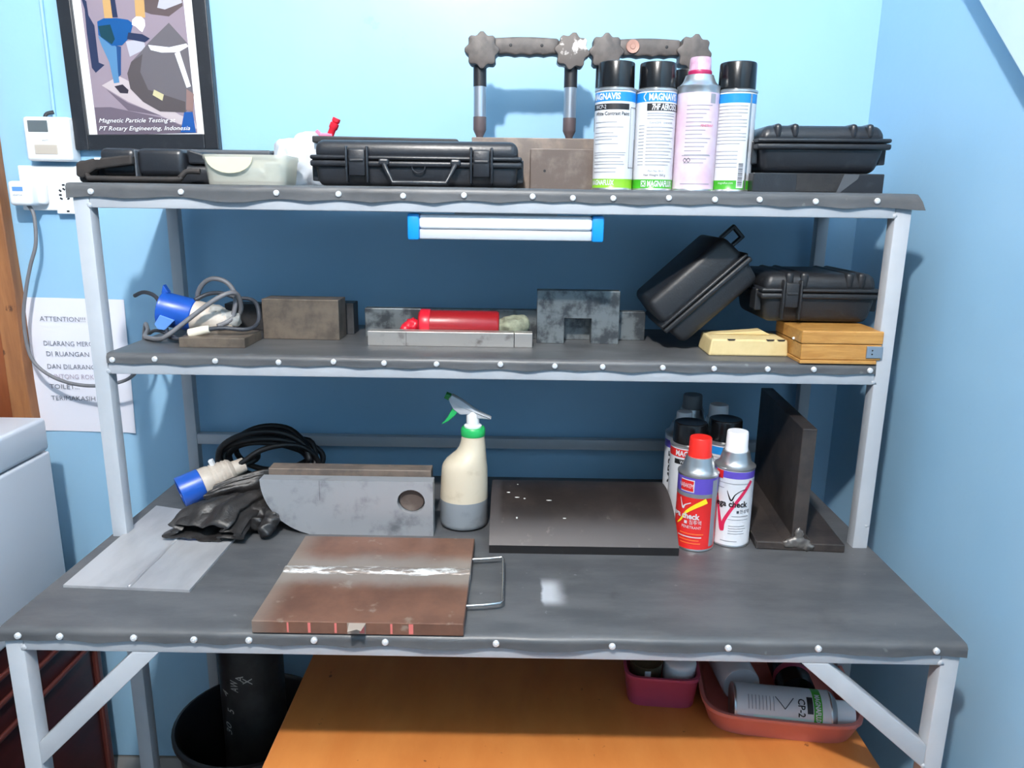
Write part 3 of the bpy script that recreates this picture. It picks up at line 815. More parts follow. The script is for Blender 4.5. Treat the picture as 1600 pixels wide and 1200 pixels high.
# cans behind them
b1 = magnavis('aerosol_can', 'black-capped aerosol can standing directly behind the red penetrant can', (.3480, .368, ZB), .5, 'cp2', GB, htot=.1935, band='label_red')
b2 = magnavis('aerosol_can', 'black-capped aerosol can standing directly behind the white ticked can', (.4140, .388, ZB), -.6, 'back', GB, htot=.1945)
r = .0325
mp = thing('aerosol_can', 'white aerosol can hand-marked MP35 at the left rear of the bench cans', 'aerosol can', (.3540, .446, ZB), .10, GB)
cone_can(mp, r, .150, .170, .190, .0150, [1, 2, 1], [.125, .139, .146], ['tin_metal', 'label_white', 'label_purple'], 'white_cap')
obj('lettering', wrap(text_bm('MP35', .0135, .062, bold=.03), r + .0004, -.0245, .058, 90), 'ink_black', mp)
for lb, loc, cpm, ht, rr in (('grey-capped aerosol can at the very back of the bench cans', (.3860, .525, ZB), 'grey_cap', .203, .019),
                             ('white-capped aerosol can at the very back of the bench cans', (.4205, .462, ZB), 'white_cap', .2005, .0180)):
    q = thing('aerosol_can', lb, 'aerosol can', loc, 0, GB)
    cone_can(q, .0322, .150, .176, ht, rr, [1, 2, 1], [.125, .139, .146], ['tin_metal', 'label_white', 'label_purple'], cpm)

# cans under the bench
lc = thing('aerosol_can', 'aerosol can marked CP-2 lying on its side in the coral tray', 'aerosol can', (.400, .180, ZO + .0395), (0, PI / 2, -.13), 'cans in the coral tray')
r = .0325
prof = [(r * .86, .0015), (r * .95, 0), (r * 1.02, .001), (r * 1.02, .004), (r, .005), (r, .122), (r, .135), (r, .148), (r * 1.02, .150), (r * .92, .155), (r * .74, .160), (0, .160)]
obj('can', lathe(prof, 40, True, [0, 0, 0, 0, 1, 2, 1, 0, 0, 0, 0]), ['tin_metal', 'label_white', 'label_green_dark'], lc, smooth=35)
obj('cap', lathe([(.0195, .160), (.0195, .186), (.0180, .189), (0, .189)], 28), 'white_cap', lc, smooth=40)
R = r + .0003
# print faces the viewer and up: arc position 0 is the -y side of the lying can
obj('green_panel', patch(R, -.006, .022, .030, .118), 'label_mint', lc)
obj('black_bar', patch(R, -.040, -.014, .112, .121), 'ink_black', lc)
obj('lettering', wrap(text_bm('CP-2', .0105, .028, bold=.03), R + .0002, -.036, .0985), 'ink_black', lc)
obj('lettering', wrap(text_bm('MAGNAFLUX', .0075, .046, bold=.04), R + .0003, -.046, .1250), 'label_white', lc)
obj('logo', patch(R + .0002, .004, .012, .125, .133), 'label_white', lc)
bm = bmesh.new()
D = [(-.036, .064), (-.018, .078), (-.036, .092)]
for a, b_ in ((D[0], D[1]), (D[1], D[2])): add(bm, stroke(R + .0002, [a + (.0007,), b_ + (.0007,)]))
D = [(.012, .008), (.004, .016), (.012, .024)]
for a, b_ in ((D[0], D[1]), (D[1], D[2])): add(bm, stroke(R + .0002, [a + (.0006,), b_ + (.0006,)]))
obj('hazard_diamond', bm, 'dark_print', lc)
bm = bmesh.new()
for i in range(8): add(bm, patch(R + .0002, -.036, -.014, .022 + i * .0055, .0232 + i * .0055)); add(bm, patch(R + .0003, -.002, .020, .036 + i * .010, .0375 + i * .010))
obj('fine_print', bm, 'fine_print_grey', lc)
q = thing('aerosol_can', 'plain white aerosol can lying at the rear left of the coral tray', 'aerosol can', (.430, .226, ZO + .0395), (-PI / 2, 0, .05), 'cans in the coral tray')
obj('can', lathe([(0, 0), (.030, 0), (.032, .003), (.032, .10), (.026, .108), (0, .108)], 32), 'label_white', q, smooth=40)
q = thing('tin_can', 'dark tin lying at the rear right of the coral tray', 'tin', (.520, .212, ZO + .0365), (-PI / 2, 0, -.1))
obj('can', lathe([(0, 0), (.028, 0), (.030, .003), (.030, .10), (0, .10)], 32), 'black_cap', q, smooth=40)
obj('pink_ring', lathe([(.0304, .03), (.0306, .032), (.0306, .042), (.0304, .044)], 32, False), 'pink_tub_plastic', q, smooth=40)
q = thing('tin_can', 'olive tin with silver rim standing in the pink tub', 'tin', (.273, .262, ZO + .006), (.10, .0, 0))
obj('tin_body', lathe([(0, 0), (.026, 0), (.0275, .002), (.0275, .060), (.0285, .0615), (.0285, .0635), (.026, .0635), (.0255, .061), (0, .061)], 32), 'olive_tin', q, smooth=40)
obj('label_stripe', patch(.0279, -.006, .004, .005, .058), 'label_white', q)
q = tag(obj('white_jar', lathe([(0, 0), (.024, 0), (.0275, .004), (.028, .058), (.0265, .064), (.018, .0665), (0, .067)], 32), 'white_plastic', None, (.331, .262, ZO + .006), (.12, 0, 0), 60), 'round white jar standing in the pink tub', 'jar')

# bucket and pipe
bk = thing('black_bucket', 'black plastic bucket on the floor holding a dark pipe', 'bucket', (-.490, .440, 0))
obj('shell', lathe([(0, .0), (.108, 0), (.112, .004), (.142, .250), (.150, .252), (.150, .262), (.144, .264), (.138, .258), (.108, .008), (0, .008)], 44), 'bucket_black', bk, smooth=40)
pp = thing('steel_pipe', 'black steel pipe with chalk marks standing in the bucket', 'pipe', (-.483, .445, .009))
obj('pipe_wall', lathe([(.056, 0), (.062, 0), (.062, .62), (.056, .62), (.056, 0)], 40, False), 'pipe_black', pp, smooth=40)
obj('grey_band', lathe([(.0623, .125), (.0628, .127), (.0628, .152), (.0623, .154)], 40, False), 'pipe_grey_end', pp, smooth=40)  # lighter grey ring round the lower part of the pipe
for s, z, a, h, wd in (('30', .250, -.028, .016, .026), ('5', .300, -.019, .016, .010), ('4', .335, -.030, .016, .012), ('AW', .350, -.006, .016, .026), ('A', .372, .006, .016, .014), ('X', .366, .022, .018, .016)):
    obj('chalk_mark', wrap(text_bm(s, h, wd, .2), .0624, a, z, 90), 'chalk_white', pp)

# ------------------------------------------------------------------ hard cases
def hard_case(label, loc, rot, w, d, h, seam, latches=(), handle=None, ribs=(), bodym='black_plastic', taper=.006, group=None, latch_w=.026, side_lug=True):
    """local frame: x along the front, y depth (front at y=0), z up"""
    t = thing('hard_case', label, 'case', loc, rot, group)
    def shell(z0, z1, t0, t1, bev):
        bm = bx(-w / 2, w / 2, 0, d, z0, z1, bev, 4)
        for v in bm.verts:
            k = (v.co.z - z0) / (z1 - z0); e = t0 + (t1 - t0) * k
            v.co.x *= (w / 2 - e) / (w / 2); v.co.y = d / 2 + (v.co.y - d / 2) * (d / 2 - e) / (d / 2)
        return bm
    bo = obj('body', shell(0, seam - .001, taper, .002, .012), bodym, t, smooth=50)
    li = obj('lid', shell(seam + .001, h, .002, taper * .8, .012), bodym, t, smooth=50)
    obj('rim', bx(-w / 2 - .003, w / 2 + .003, -.003, d + .003, seam - .010, seam - .001, .003), bodym, bo, smooth=50)
    obj('rim', bx(-w / 2 - .003, w / 2 + .003, -.003, d + .003, seam + .0004, seam + .007, .003), bodym, li, smooth=50)
    for x, wd in ribs:
        obj('rib', bx(x - wd / 2, x + wd / 2, -.0012 + taper * .4, d - taper, seam + .006, h + .0022, .006, 3), bodym, li, smooth=50)
    for x in latches:
        la = obj('latch', bx(x - latch_w / 2, x + latch_w / 2, -.0075, .004, seam - .024, seam + .016, .002), bodym, t, smooth=50)
        obj('latch_pin', bx(x - latch_w / 2 + .002, x + latch_w / 2 - .002, -.0092, -.006, seam - .003, seam + .001, .001), bodym, la)
        for s in (-1, 1):
            obj('latch_guard', bx(x + s * (latch_w / 2 + .003) - .002, x + s * (latch_w / 2 + .003) + .002, -.0100, .004, .006, h - .010, .002), bodym, t, smooth=50)
    if handle:
        x0, x1, z0, z1 = handle
        bm = tube([(x0, -.004, z1), (x0 + .001, -.010, z1 - .004), (x0 + .014, -.013, z0), (x1 - .014, -.013, z0), (x1 - .001, -.010, z1 - .004), (x1, -.004, z1)], .0042, 8, 1, smooth=False)
        ha = obj('handle', bm, bodym, t, smooth=60)
        for x in (x0, x1): obj('handle_lug', bx(x - .008, x + .008, -.011, .003, z1 - .004, z1 + .006, .003), bodym, ha)
    if side_lug:
        for s in (-1, 1): obj('hinge_lug', bx(s * w / 2 - .0055, s * w / 2 + .0055, .02, .05, seam - .032, seam + .004, .002), bodym, t)
    return t
hc = hard_case('long flat black hard case with two latches and handle on the top shelf', (-.119, .322, ZT), 0, .324, .215, .0705, .040, latches=(-.091, .102), handle=(-.049, .062, .006, .036))
obj('badge', tube([(-.006, -.0012, .035), (-.005, -.0015, .026), (.004, -.0018, .021), (.013, -.0015, .026), (.014, -.0012, .035)], .0012), 'black_plastic', hc)
hard_case('black hard case lying on the taped box at the right end of the top shelf', (.522, .350, ZT + .0305), (0, math.radians(-.3), 0), .205, .19, .0735, .046, latches=(), ribs=((-.072, .012), (-.045, .012), (.047, .012), (.073, .012)), taper=.012, bodym='black_plastic', side_lug=True)
hard_case('black hard case lying on the yellow wooden box on the middle shelf', (.541, .345, ZM + .0545), (0, 0, 0), .192, .17, .081, .050, latches=(-.050,), ribs=((-.052, .014), (-.028, .014), (.046, .014), (.066, .014)), taper=.010, bodym='black_plastic_worn', latch_w=.022)
tc = hard_case('scuffed black hard case tilted on its edge on the middle shelf', (.3865, .362, ZM + .0665), (0, math.radians(-43), 0), .178, .165, .098, .046, latches=(), ribs=(), taper=.008, bodym='black_plastic_worn', side_lug=False)
lk = bmesh.new()
for a in ((.086, .094, .088, .090), (.116, .122, .088, .090)): pass
for q in ((.088, .120, .055, .0615), (.088, .120, .0785, .085), (.114, .121, .055, .085)):
    add(lk, bx(q[0], q[1], .080, .092, q[2], q[3], .002))
obj('carry_loop', lk, 'black_plastic', tc)

# left end of the top shelf
cc = thing('carry_case', 'flat black case with bent carrying handle at the left end of the top shelf', 'case', (-.545, .315, ZT))
obj('body', bx(-.085, .105, .02, .19, 0, .030, .008, 3), 'black_plastic', cc, smooth=50)
obj('lid', bx(-.070, -.0135, .010, .17, .012, .0535, .009, 3), 'black_plastic', cc, smooth=50)
obj('lid', bx(-.0105, .062, .008, .17, .012, .0535, .009, 3), 'black_plastic', cc, smooth=50)
obj('lid', prism([(.066, .031), (.112, .031), (.112, .040), (.07, .0525), (.064, .0525)], .018, .16, .003), 'black_plastic', cc)
obj('strap', prism([(-.102, .010), (-.092, .006), (-.070, .020), (-.012, .028), (-.012, .043), (-.075, .036), (-.1, .030)], -.004, .0095, .003), 'dark_strap', cc)
obj('end_block', bx(-.103, -.080, .004, .05, 0, .034, .006, 3), 'black_rubber', cc, smooth=50)
obj('handle', tube([(-.088, .002, .014), (-.080, -.006, .0075), (-.070, -.007, .0065), (.050, -.007, .0065), (.062, -.006, .010), (.072, -.004, .0185), (.092, -.002, .019)], .0044), 'dark_strap', cc, smooth=60)
obj('clasp', bx(-.0135, -.0105, .006, .024, .006, .050, .001), 'grey_case_plastic', cc)
obj('rivet', bx(-.070, -.061, -.005, .0, .0345, .0378, .001), 'white_plastic', cc)
fc = thing('flat_box', 'flat grey plastic box lying behind the carry case on the top shelf', 'box', (-.475, .515, ZT))
obj('base', bx(-.10, .09, 0, .075, 0, .045, .003), 'grey_case_plastic', fc)
obj('cover', bx(-.10, .07, -.004, .079, .0455, .0640, .004), 'grey_case_plastic', fc)
# tub, bag, rusty block
tp = thing('food_container', 'translucent cream plastic food container near the left of the top shelf', 'container', (-.3825, .345, ZT))
obj('walls', rtub(.134, .095, .0445, .006, .0016, .02), 'frosted_tub', tp, smooth=50)
hf = [(.036 * math.cos(a) - .0185, .0405 + .024 * math.sin(a)) for a in [PI + PI * i / 14 for i in range(15)]]
obj('lid_tab', prism(hf, -.0495, -.0475, .0005), 'frosted_lid', tp)
obj('contents', bx(-.055, .02, -.030, .03, .006, .026, .006, 2), 'white_plastic', tp, smooth=50)
obj('contents', bx(.028, .052, -.03, .03, .006, .035, .004, 2), 'white_plastic', tp, smooth=50)
bg = blob([ball((0, 0, .034), .034, 2, (1, .9, 1)), ball((.014, 0, .055), .024, 2), ball((-.018, .005, .05), .020, 2), ball((.03, 0, .03), .028, 2)], .005, .0045, 42, 3, 2)
zmin = min(v.co.z for v in bg.verts)
for v in bg.verts: v.co = Vector((v.co.x * 1.18, v.co.y * 1.1, max(v.co.z * 1.14, 0.0)))
tag(obj('plastic_bag', bg, 'milky_bag', None, (-.332, .440, ZT), (0, 0, 0), 180), 'crumpled milky plastic bag between the container and the long case', 'bag')
tag(obj('steel_block', bx(-.045, .04, 0, .05, 0, .0645, .002), 'steel_brown_dark', None, (-.402, .532, ZT)), 'rusty brown steel block behind the plastic bag on the top shelf', 'steel block')
# flat folder and red clip on the long case
tag(obj('flat_plate', prism([(-.120, 0), (.120, 0), (.122, .003), (.119, .0085), (-.120, .0105)], 0, .11, .002), 'black_rubber', None, (-.180, .400, ZT + .0707)), 'thin black slab lying on top of the long case', 'slab')
rd = thing('red_clip', 'small red plastic clip on the slab above the long case', 'clip', (-.277, .425, ZT + .0812))
obj('stem', xf(lathe([(0, 0), (.0058, 0), (.0058, .010), (.0075, .012), (.0075, .020), (.0050, .021), (.0068, .023), (.0068, .029), (0, .029)], 12), Matrix.Translation((.002, 0, .0035)) @ Matrix.Rotation(.42, 4, 'Y')), 'red_plastic', rd, smooth=40)
obj('foot', bx(-.016, .006, -.006, .006, 0, .006, .002), 'pink_plastic_clip', rd)
obj('prong', xf(bx(-.003, .003, -.003, .003, 0, .010, .001), Matrix.Translation((-.014, 0, .003)) @ Matrix.Rotation(-.8, 4, 'Y')), 'pink_plastic_clip', rd)

# steel plates and magnetic yokes
tag(obj('steel_plate', bx(-.0425, .41, .494, .530, ZT, 1.4034, .0012), 'steel_rusty'), 'long rusty steel plate standing at the back of the top shelf under the handles', 'steel plate')
sbk = thing('steel_block', 'brown steel block with a small hole beside the contrast paint can', 'steel block', (.112, .405, ZT))
obj('block', bx(-.052, .056, 0, .045, 0, .0660, .0012), 'steel_brown_dark', sbk)
h = lathe([(0, .0), (.0022, 0), (.0022, .001), (0, .001)], 14); xf(h, Matrix.Translation((-.028, -.0002, .0305)) @ Matrix.Rotation(PI / 2, 4, 'X')); obj('hole', h, 'ink_black', sbk)
def yoke(label, x0, dx, kl, kr, gm, disc=False):
    zt = 1.4034; Y = .507
    t = thing('magnetic_yoke', label, 'yoke', (x0, Y, zt), 0, 'magnetic yokes on the steel plate'); t.scale = (1.0256,) * 3
    for i, x in enumerate((0, dx)):
        lg = obj('leg', lathe([(0, 0), (.006, 0), (.0065, .003), (.0100, .010), (.0112, .013), (.0112, .034), (.0106, .034), (.0106, .083), (.0112, .083), (.0112, .128), (0, .128)], 24, True, [1, 1, 1, 1, 1, 2, 2, 0, 0, 0]),
                 ['sleeve_black', 'sleeve_brown', 'brushed_silver'], t, (x, 0, 0), smooth=40)
        pts = []
        for k in range(56):
            a = 2 * PI * k / 56; rr = .0272 + .0028 * math.cos(8 * a + i)
            pts.append((rr * math.cos(a), rr * math.sin(a)))
        obj('knob', prism(pts, -.019, .015, .003), (kl, kr)[i], t, (x + (.004 if i == 0 else .0), 0, .1385), smooth=40)
    a, b_ = .022, dx - .022; top = [(a + (b_ - a) * k / 14, .1585 + .0022 * math.sin(PI * k / 14)) for k in range(15)]
    bot = [(b_ - (b_ - a) * k / 40, .1325 - .0016 * math.sin(PI * k / 40) + .0020 * abs(math.sin(4.5 * PI * k / 40)) * 1.0) for k in range(41)]
    g = obj('grip', prism(top + bot, -.014, .014, .004), gm, t, smooth=45)
    obj('grip_neck', bx(.006, dx - .006, -.010, .010, .134, .156, .004), gm, t, smooth=45)
    for k, x in enumerate((.052, .104)):
        if disc and k == 0:
            h = lathe([(0, .003), (.004, .003), (.0045, .002), (.0105, .0025), (.0115, 0), (.0115, -.002), (0, -.002)][::-1], 24)
            xf(h, Matrix.Translation((.0475, -.0145, .147)) @ Matrix.Rotation(PI / 2, 4, 'X')); obj('copper_washer', h, 'copper_disc', g, smooth=40)
        else:
            h = lathe([(0, .0006), (.0016, .0006), (.0026, .0002), (.0026, -.001), (0, -.001)][::-1], 12)
            xf(h, Matrix.Translation((x, -.0142, .147)) @ Matrix.Rotation(PI / 2, 4, 'X')); obj('grip_screw', h, 'ink_black', g)
yoke('magnetic yoke with peeled white knob standing left of the aerosol cans', -.0292, .1545, 'grip_brown', 'knob_peeled', 'grip_brown')
yoke('magnetic yoke with copper washer on its grip behind the aerosol cans', .1841, .150, 'grip_brown', 'grip_brown', 'grip_brown', True)
# taped box under the right case
tx = thing('taped_box', 'low black taped box under the hard case at the right end of the top shelf', 'box', (.518, .345, ZT))
obj('carton', bx(-.105, .1025, 0, .19, 0, .0302, .0015), 'black_plastic', tx)
obj('tape_strip', bx(-.036, .038, -.0008, .0, .002, .0295, .0002), 'black_leather', tx)
obj('tape_strip', prism([(.028, .001), (.034, .001), (.060, .022), (.062, .029), (.038, .029), (.033, .014)], -.0016, -.0006, 0), 'grey_case_plastic', tx)
# tube lamp below the top shelf (switched off)
tlp = thing('tube_lamp', 'white tube lamp with light blue end caps fixed under the top shelf', 'lamp', (.022, .300, 1.2345))
obj('diffuser', bx(-.135, .135, -.006, .026, .016, .0385, .006, 3), 'lamp_diffuser', tlp, smooth=40)
obj('housing', bx(-.135, .135, -.002, .028, .0005, .0165, .003, 2), 'lamp_body', tlp, smooth=40)
for s in (-1, 1): obj('end_cap', bx(s * .143 - .0095, s * .143 + .0095, -.008, .029, -.001, .040, .004, 2), 'light_blue_plastic', tlp, smooth=40)
obj('mounting_clip', bx(-.08, .08, .005, .024, .038, .0425, .001), 'lamp_body', tlp)

# ------------------------------------------------------------------ middle shelf
sp = thing('steel_block', 'flat dark steel block under the cables at the left of the middle shelf', 'steel block', (-.4655, .336, ZM))
obj('block', bx(-.0555, .0545, 0, .085, 0, .0165, .001), 'steel_block', sp)
tag(obj('steel_block', bx(-.068, .069, 0, .05, 0, .0715, .0012), 'steel_block', None, (-.342, .425, ZM), (0, 0, -.03)), 'upright brown steel block beside the coiled grey cable', 'steel block')
tag(obj('steel_block', bx(-.06, .07, 0, .04, 0, .058, .0012), 'steel_dark_plate', None, (-.330, .485, ZM)), 'dark steel block behind the upright brown block', 'steel block')
tag(obj('steel_block', bx(-.055, .055, 0, .035, 0, .050, .0012), 'steel_dark_plate', None, (-.455, .515, ZM)), 'dark steel block behind the coiled cable', 'steel block')
br = thing('steel_bar', 'bright ground steel bar at the front of the middle shelf', 'steel bar', (-.073, .378, ZM))
obj('bar', bx(-.141, .110, 0, .026, 0, .0250, .0008), 'steel_bright', br)
obj('bar', bx(.1108, .1415, 0, .026, 0, .0250, .0008), 'steel_bright', br)
obj('scribe_line', bx(-.0752, -.0747, -.0003, .0002, .001, .024, 0), 'ink_black', br)
tag(obj('steel_plate', bx(-.255, .255, 0, .022, 0, .0525, .001), 'steel_mottled', None, (.020, .464, ZM)), 'long mottled steel plate standing behind the red roll', 'steel plate')
ub = [(-.0725, 0), (-.0240, 0), (-.0240, .045), (.0240, .045), (.0240, 0), (.0725, 0), (.0725, .0935), (-.0725, .0935)]
tag(obj('bridge_block', prism(ub, 0, .028, .0008), 'steel_mottled', None, (.1495, .424, ZM)), 'mottled steel bridge block with square notch on the middle shelf', 'steel block')
rr = thing('red_roll', 'red plastic-wrapped roll with crumpled rag end behind the bright bar', 'roll', (-.060, .430, ZM + .0300), (0, PI / 2, 0))
obj('roll', lathe([(0, -.072), (.022, -.072), (.0265, -.066), (.0265, -.052), (.0250, -.052), (.0250, .066), (.022, .070), (0, .070)], 28), 'red_roll', rr, smooth=40)
obj('end_collar', lathe([(.0262, -.069), (.0272, -.067), (.0272, -.053), (.0262, -.051)], 28, False), 'red_plastic', rr, smooth=40)
rg = blob([ball((.004, 0, .092), .022, 2, (1, 1, .9)), ball((.003, 0, .076), .014, 2), ball((-.002, .004, .108), .016, 2)], .004, .003, 60, 5, 1)
obj('rag', rg, 'rag_green', rr, smooth=180)
wr = blob([ball((.004, 0, -.082), .014, 2, (1, 1, 1.2)), ball((.008, -.004, -.095), .009, 2)], .003, .003, 80, 8, 1)
obj('wrapper_end', wr, 'red_plastic', rr, smooth=180)
# blue socket connector and its cable
pc = thing('cable_socket', 'blue industrial cable socket with coiled grey cable on the middle shelf', 'cable socket', (-.530, .425, ZM))
d = Vector((1, 0, -.215)).normalized(); e = axis_rot(d)
A = Vector((-.054, 0, .0520))
obj('socket_shell', lathe([(.024, 0), (.0315, 0), (.0315, .004), (.0300, .006), (.0290, .056), (.027, .058), (0, .058), (0, .02), (.024, .02), (.024, 0)], 32, False), 'blue_plastic', pc, A, e, 40)
obj('rear_body', lathe([(0, .058), (.0285, .058), (.0275, .062), (.0265, .082), (.023, .086), (.022, .104), (.013, .120), (.011, .128), (0, .128)], 28), 'cream_plastic', pc, A, e, 40)
obj('flap', prism([(-.004, -.008), (.004, .010), (.030, .006), (.016, -.014), (.004, -.016)], -.034, -.030, .001), 'blue_plastic_light', pc, A + Vector((.002, .002, -.016)), (0, .2, 0))
obj('flap_hinge', prism([(-.001, .028), (.012, .030), (.002, .043)], -.006, .006, .001), 'blue_plastic', pc, A, (0, .1, 0))
bgp = blob([ball((.035, 0, .040), .020, 2, (1.3, .9, 1)), ball((.06, 0, .034), .018, 2, (1.4, .8, .8))], .004, .003, 70, 2, 1)
obj('clear_wrap', bgp, 'clear_bag', pc, smooth=180)
def W(p): return Vector(p) - Vector((-.530, .425, ZM))
c1 = [W(p) for p in ((-.632, .46, 1.0565), (-.610, .405, 1.0545), (-.575, .375, 1.056), (-.555, .365, 1.063), (-.530, .372, 1.082), (-.505, .378, 1.102), (-.475, .385, 1.124), (-.455, .395, 1.134), (-.445, .41, 1.130), (-.448, .43, 1.10), (-.470, .44, 1.075),
      (-.50, .445, 1.075), (-.525, .44, 1.095), (-.523, .43, 1.125), (-.510, .425, 1.146), (-.489, .42, 1.1565), (-.466, .42, 1.150), (-.453, .42, 1.130), (-.455, .42, 1.105), (-.462, .415, 1.085), (-.48, .40, 1.076))]
obj('cable', tube(c1, .0042, 8, 5), 'grey_cable', pc, smooth=180)
c2 = [W(p) for p in ((-.655, .47, 1.118), (-.632, .46, 1.126), (-.606, .45, 1.118), (-.585, .43, 1.09), (-.570, .40, 1.070), (-.555, .378, 1.0600), (-.53, .365, 1.0590), (-.505, .360, 1.0720), (-.46, .362, 1.0790), (-.418, .372, 1.0760), (-.408, .40, 1.085), (-.415, .42, 1.11), (-.43, .43, 1.120), (-.455, .43, 1.122), (-.48, .43, 1.130), (-.505, .43, 1.128), (-.525, .42, 1.118))]
obj('cable', tube(c2, .0036, 8, 5), 'dark_cable', pc, smooth=180)
obj('cable', tube([W(p) for p in ((-.62, .44, 1.054), (-.598, .415, 1.064), (-.575, .40, 1.064), (-.545, .39, 1.0545), (-.515, .362, 1.0535), (-.522, .342, 1.0535))], .0030, 8, 5), 'dark_cable', pc, smooth=180)
obj('cable_tape', tube([W((-.512, .360, 1.0690)), W((-.490, .3605, 1.0750)), W((-.478, .361, 1.0770))], lambda k: .0085 - .002 * k, 10, 2), 'masking_tape', pc, smooth=60)
obj('cable_tape', tube([W((-.524, .4285, 1.104)), W((-.5235, .431, 1.115))], .0062, 10, 1), 'masking_tape', pc, smooth=60)
# boxes
cr = thing('card_box', 'low cream card box at the front right of the middle shelf', 'box', (.4255, .331, ZM))
cbm = prism([(-.066, 0), (.066, 0), (.063, .028), (-.062, .028)], 0, .075, .003); obj('carton', cbm, 'cream_card', cr)
obj('torn_flap', prism([(-.055, .0285), (.02, .0345), (.034, .036), (.050, .0285)], .045, .072, .001), 'cream_card', cr)
for x in (-.030, .034, .052): obj('flap_notch', prism([(x - .007, .0285), (x + .007, .0285), (x + .005, .0262), (x - .004, .0258)], -.0008, .001, 0), 'dark_strap', cr)
wd = thing('wooden_box', 'small varnished wooden box with metal clasp at the right of the middle shelf', 'box', (.557, .2795, ZM))
obj('lid', bx(-.0655, .0635, 0, .125, .0315, .0525, .002), 'varnished_wood', wd)
obj('tray', bx(-.0645, .0625, .0005, .125, .0060, .0308, .0015), 'varnished_wood', wd)
obj('base_board', bx(-.066, .056, -.0015, .125, 0, .0056, .001), 'varnished_wood', wd)
cl = obj('clasp', bx(.038, .064, -.0018, .0008, .010, .029, .0008), 'brushed_silver', wd)
for z in (.0165, .0225): obj('clasp_rivet', ball((.047, -.002, z), .0014, 1), 'ink_black', cl)
obj('lid_knob', ball((-.0675, .03, .035), .0025, 1), 'white_plastic', wd)

# ------------------------------------------------------------------ bench top
gp = thing('welded_plate', 'pale grey welded metal sheet lying at the left of the bench', 'metal plate', (-.527, .245, ZB))
pl = [(-.0935, -.138), (.0965, -.1465), (.1000, .106), (-.096, .162)]
bm = bmesh.new(); lo = [bm.verts.new((x, y, .0002)) for x, y in pl]; hi = [bm.verts.new((x, y, .0042)) for x, y in pl]
bm.faces.new(list(reversed(lo))); bm.faces.new(hi)
for i in range(4): bm.faces.new((lo[i], lo[(i + 1) % 4], hi[(i + 1) % 4], hi[i]))
obj('sheet', bm, 'galvanised_plate', gp)
obj('weld_seam', tube([(.005 + .0006 * math.sin(i), -.141 + i * .0122, .0042) for i in range(23)], .0028, 6, 2), 'galvanised_plate', gp, smooth=180)
# dye-tested plate with wire handle
wp = thing('welded_plate', 'rusty welded steel plate with wire handle at the front of the bench', 'metal plate', (-.1635, -.004, ZB))
obj('plate', bx(-.1405, .1405, 0, .262, .0002, .0180, .0010), 'welded_rusty_plate', wp)
wbm = tube([(-.1405 + i * .00703, .1455 + .0008 * math.sin(i * 1.3), .0172) for i in range(41)], lambda k: .0052 + .0005 * math.sin(k * 140), 8, 2)
for v in wbm.verts: v.co.z = .0172 + (v.co.z - .0172) * .55; v.co.y = .1455 + (v.co.y - .1455) * 2.0
obj('weld_seam', wbm, 'welded_rusty_plate', wp, smooth=180)
obj('wire_handle', tube([(.138, .202, .010), (.165, .204, .011), (.187, .208, .012), (.1895, .20, .012), (.1905, .13, .012), (.1905, .072, .012), (.187, .066, .012), (.165, .062, .011), (.138, .060, .010)], .0022, 8, 1, smooth=False), 'steel_wire', wp, smooth=60)
for x, ww in ((-.0925, .0024), (-.0640, .0036), (-.0290, .0030), (.0060, .0066), (.0450, .0030), (.0710, .0058)):
    obj('crayon_mark', bx(x - ww / 2, x + ww / 2, -.0003, .0004, .002, .0165, 0), 'red_crayon', wp)
obj('scraped_patch', bx(-.0135, .011, -.00025, .0002, .001, .0172, 0), 'scraped_patch', wp)
obj('scraped_patch', prism([(-.010, .003), (.012, .003), (.009, .022), (.003, .018), (-.008, .024)], 0, .0003, 0), 'scraped_patch', wp, (0, 0, .0184), (PI / 2, 0, 0)).scale = (1, 1, 1)
# calibration block
v1 = thing('calibration_block', 'bright steel calibration block with round hole and curved end', 'steel block', (-.244, .303, ZB))
out = []
R1 = .100
for i in range(15):
    a = PI + (PI / 2) * i / 14 * .82
    out.append((-.0465 + R1 * math.cos(a), .0985 + R1 * math.sin(a)))
out = [(-.1465, .0985)] + out[1:] + [(-.066, 0), (.1475, 0), (.1475, .0985)]
hole = [(.110 + .0235 * math.cos(2 * PI * i / 28), .0625 + .0215 * math.sin(2 * PI * i / 28)) for i in range(28)]
bm = bmesh.new()
def loop(pts, y): return [bm.verts.new((x, y, z)) for x, z in pts]
for y in (0, .024):
    a, b_ = loop(out, y), loop(hole, y)
    ed = [bm.edges.new((a[i], a[(i + 1) % len(a)])) for i in range(len(a))] + [bm.edges.new((b_[i], b_[(i + 1) % len(b_)])) for i in range(len(b_))]
    bmesh.ops.triangle_fill(bm, use_beauty=True, edges=ed)
    if y == 0: fa, fb = a, b_
    else:
        for u, v in ((fa, a), (fb, b_)):
            for i in range(len(u)): bm.faces.new((u[i], u[(i + 1) % len(u)], v[(i + 1) % len(v)], v[i]))
bmesh.ops.recalc_face_normals(bm, faces=bm.faces)
obj('block', bm, 'steel_machined', v1, smooth=30)
ins = lathe([(0, 0), (.0205, 0), (.0212, -.001), (0, -.001)][::-1], 28); xf(ins, Matrix.Translation((.110, .010, .0625)) @ Matrix.Rotation(PI / 2, 4, 'X'))
obj('hole_insert', ins, 'steel_brown_dark', v1)
obj('scribe_line', bx(-.0455, -.0451, -.0002, .0002, .062, .0975, 0), 'ink_black', v1)
tag(obj('steel_plate', bx(-.148, .138, 0, .03, 0, .1010, .001), 'steel_rusty', None, (-.243, .352, ZB)), 'rusty steel plate standing behind the bright calibration block', 'steel plate')
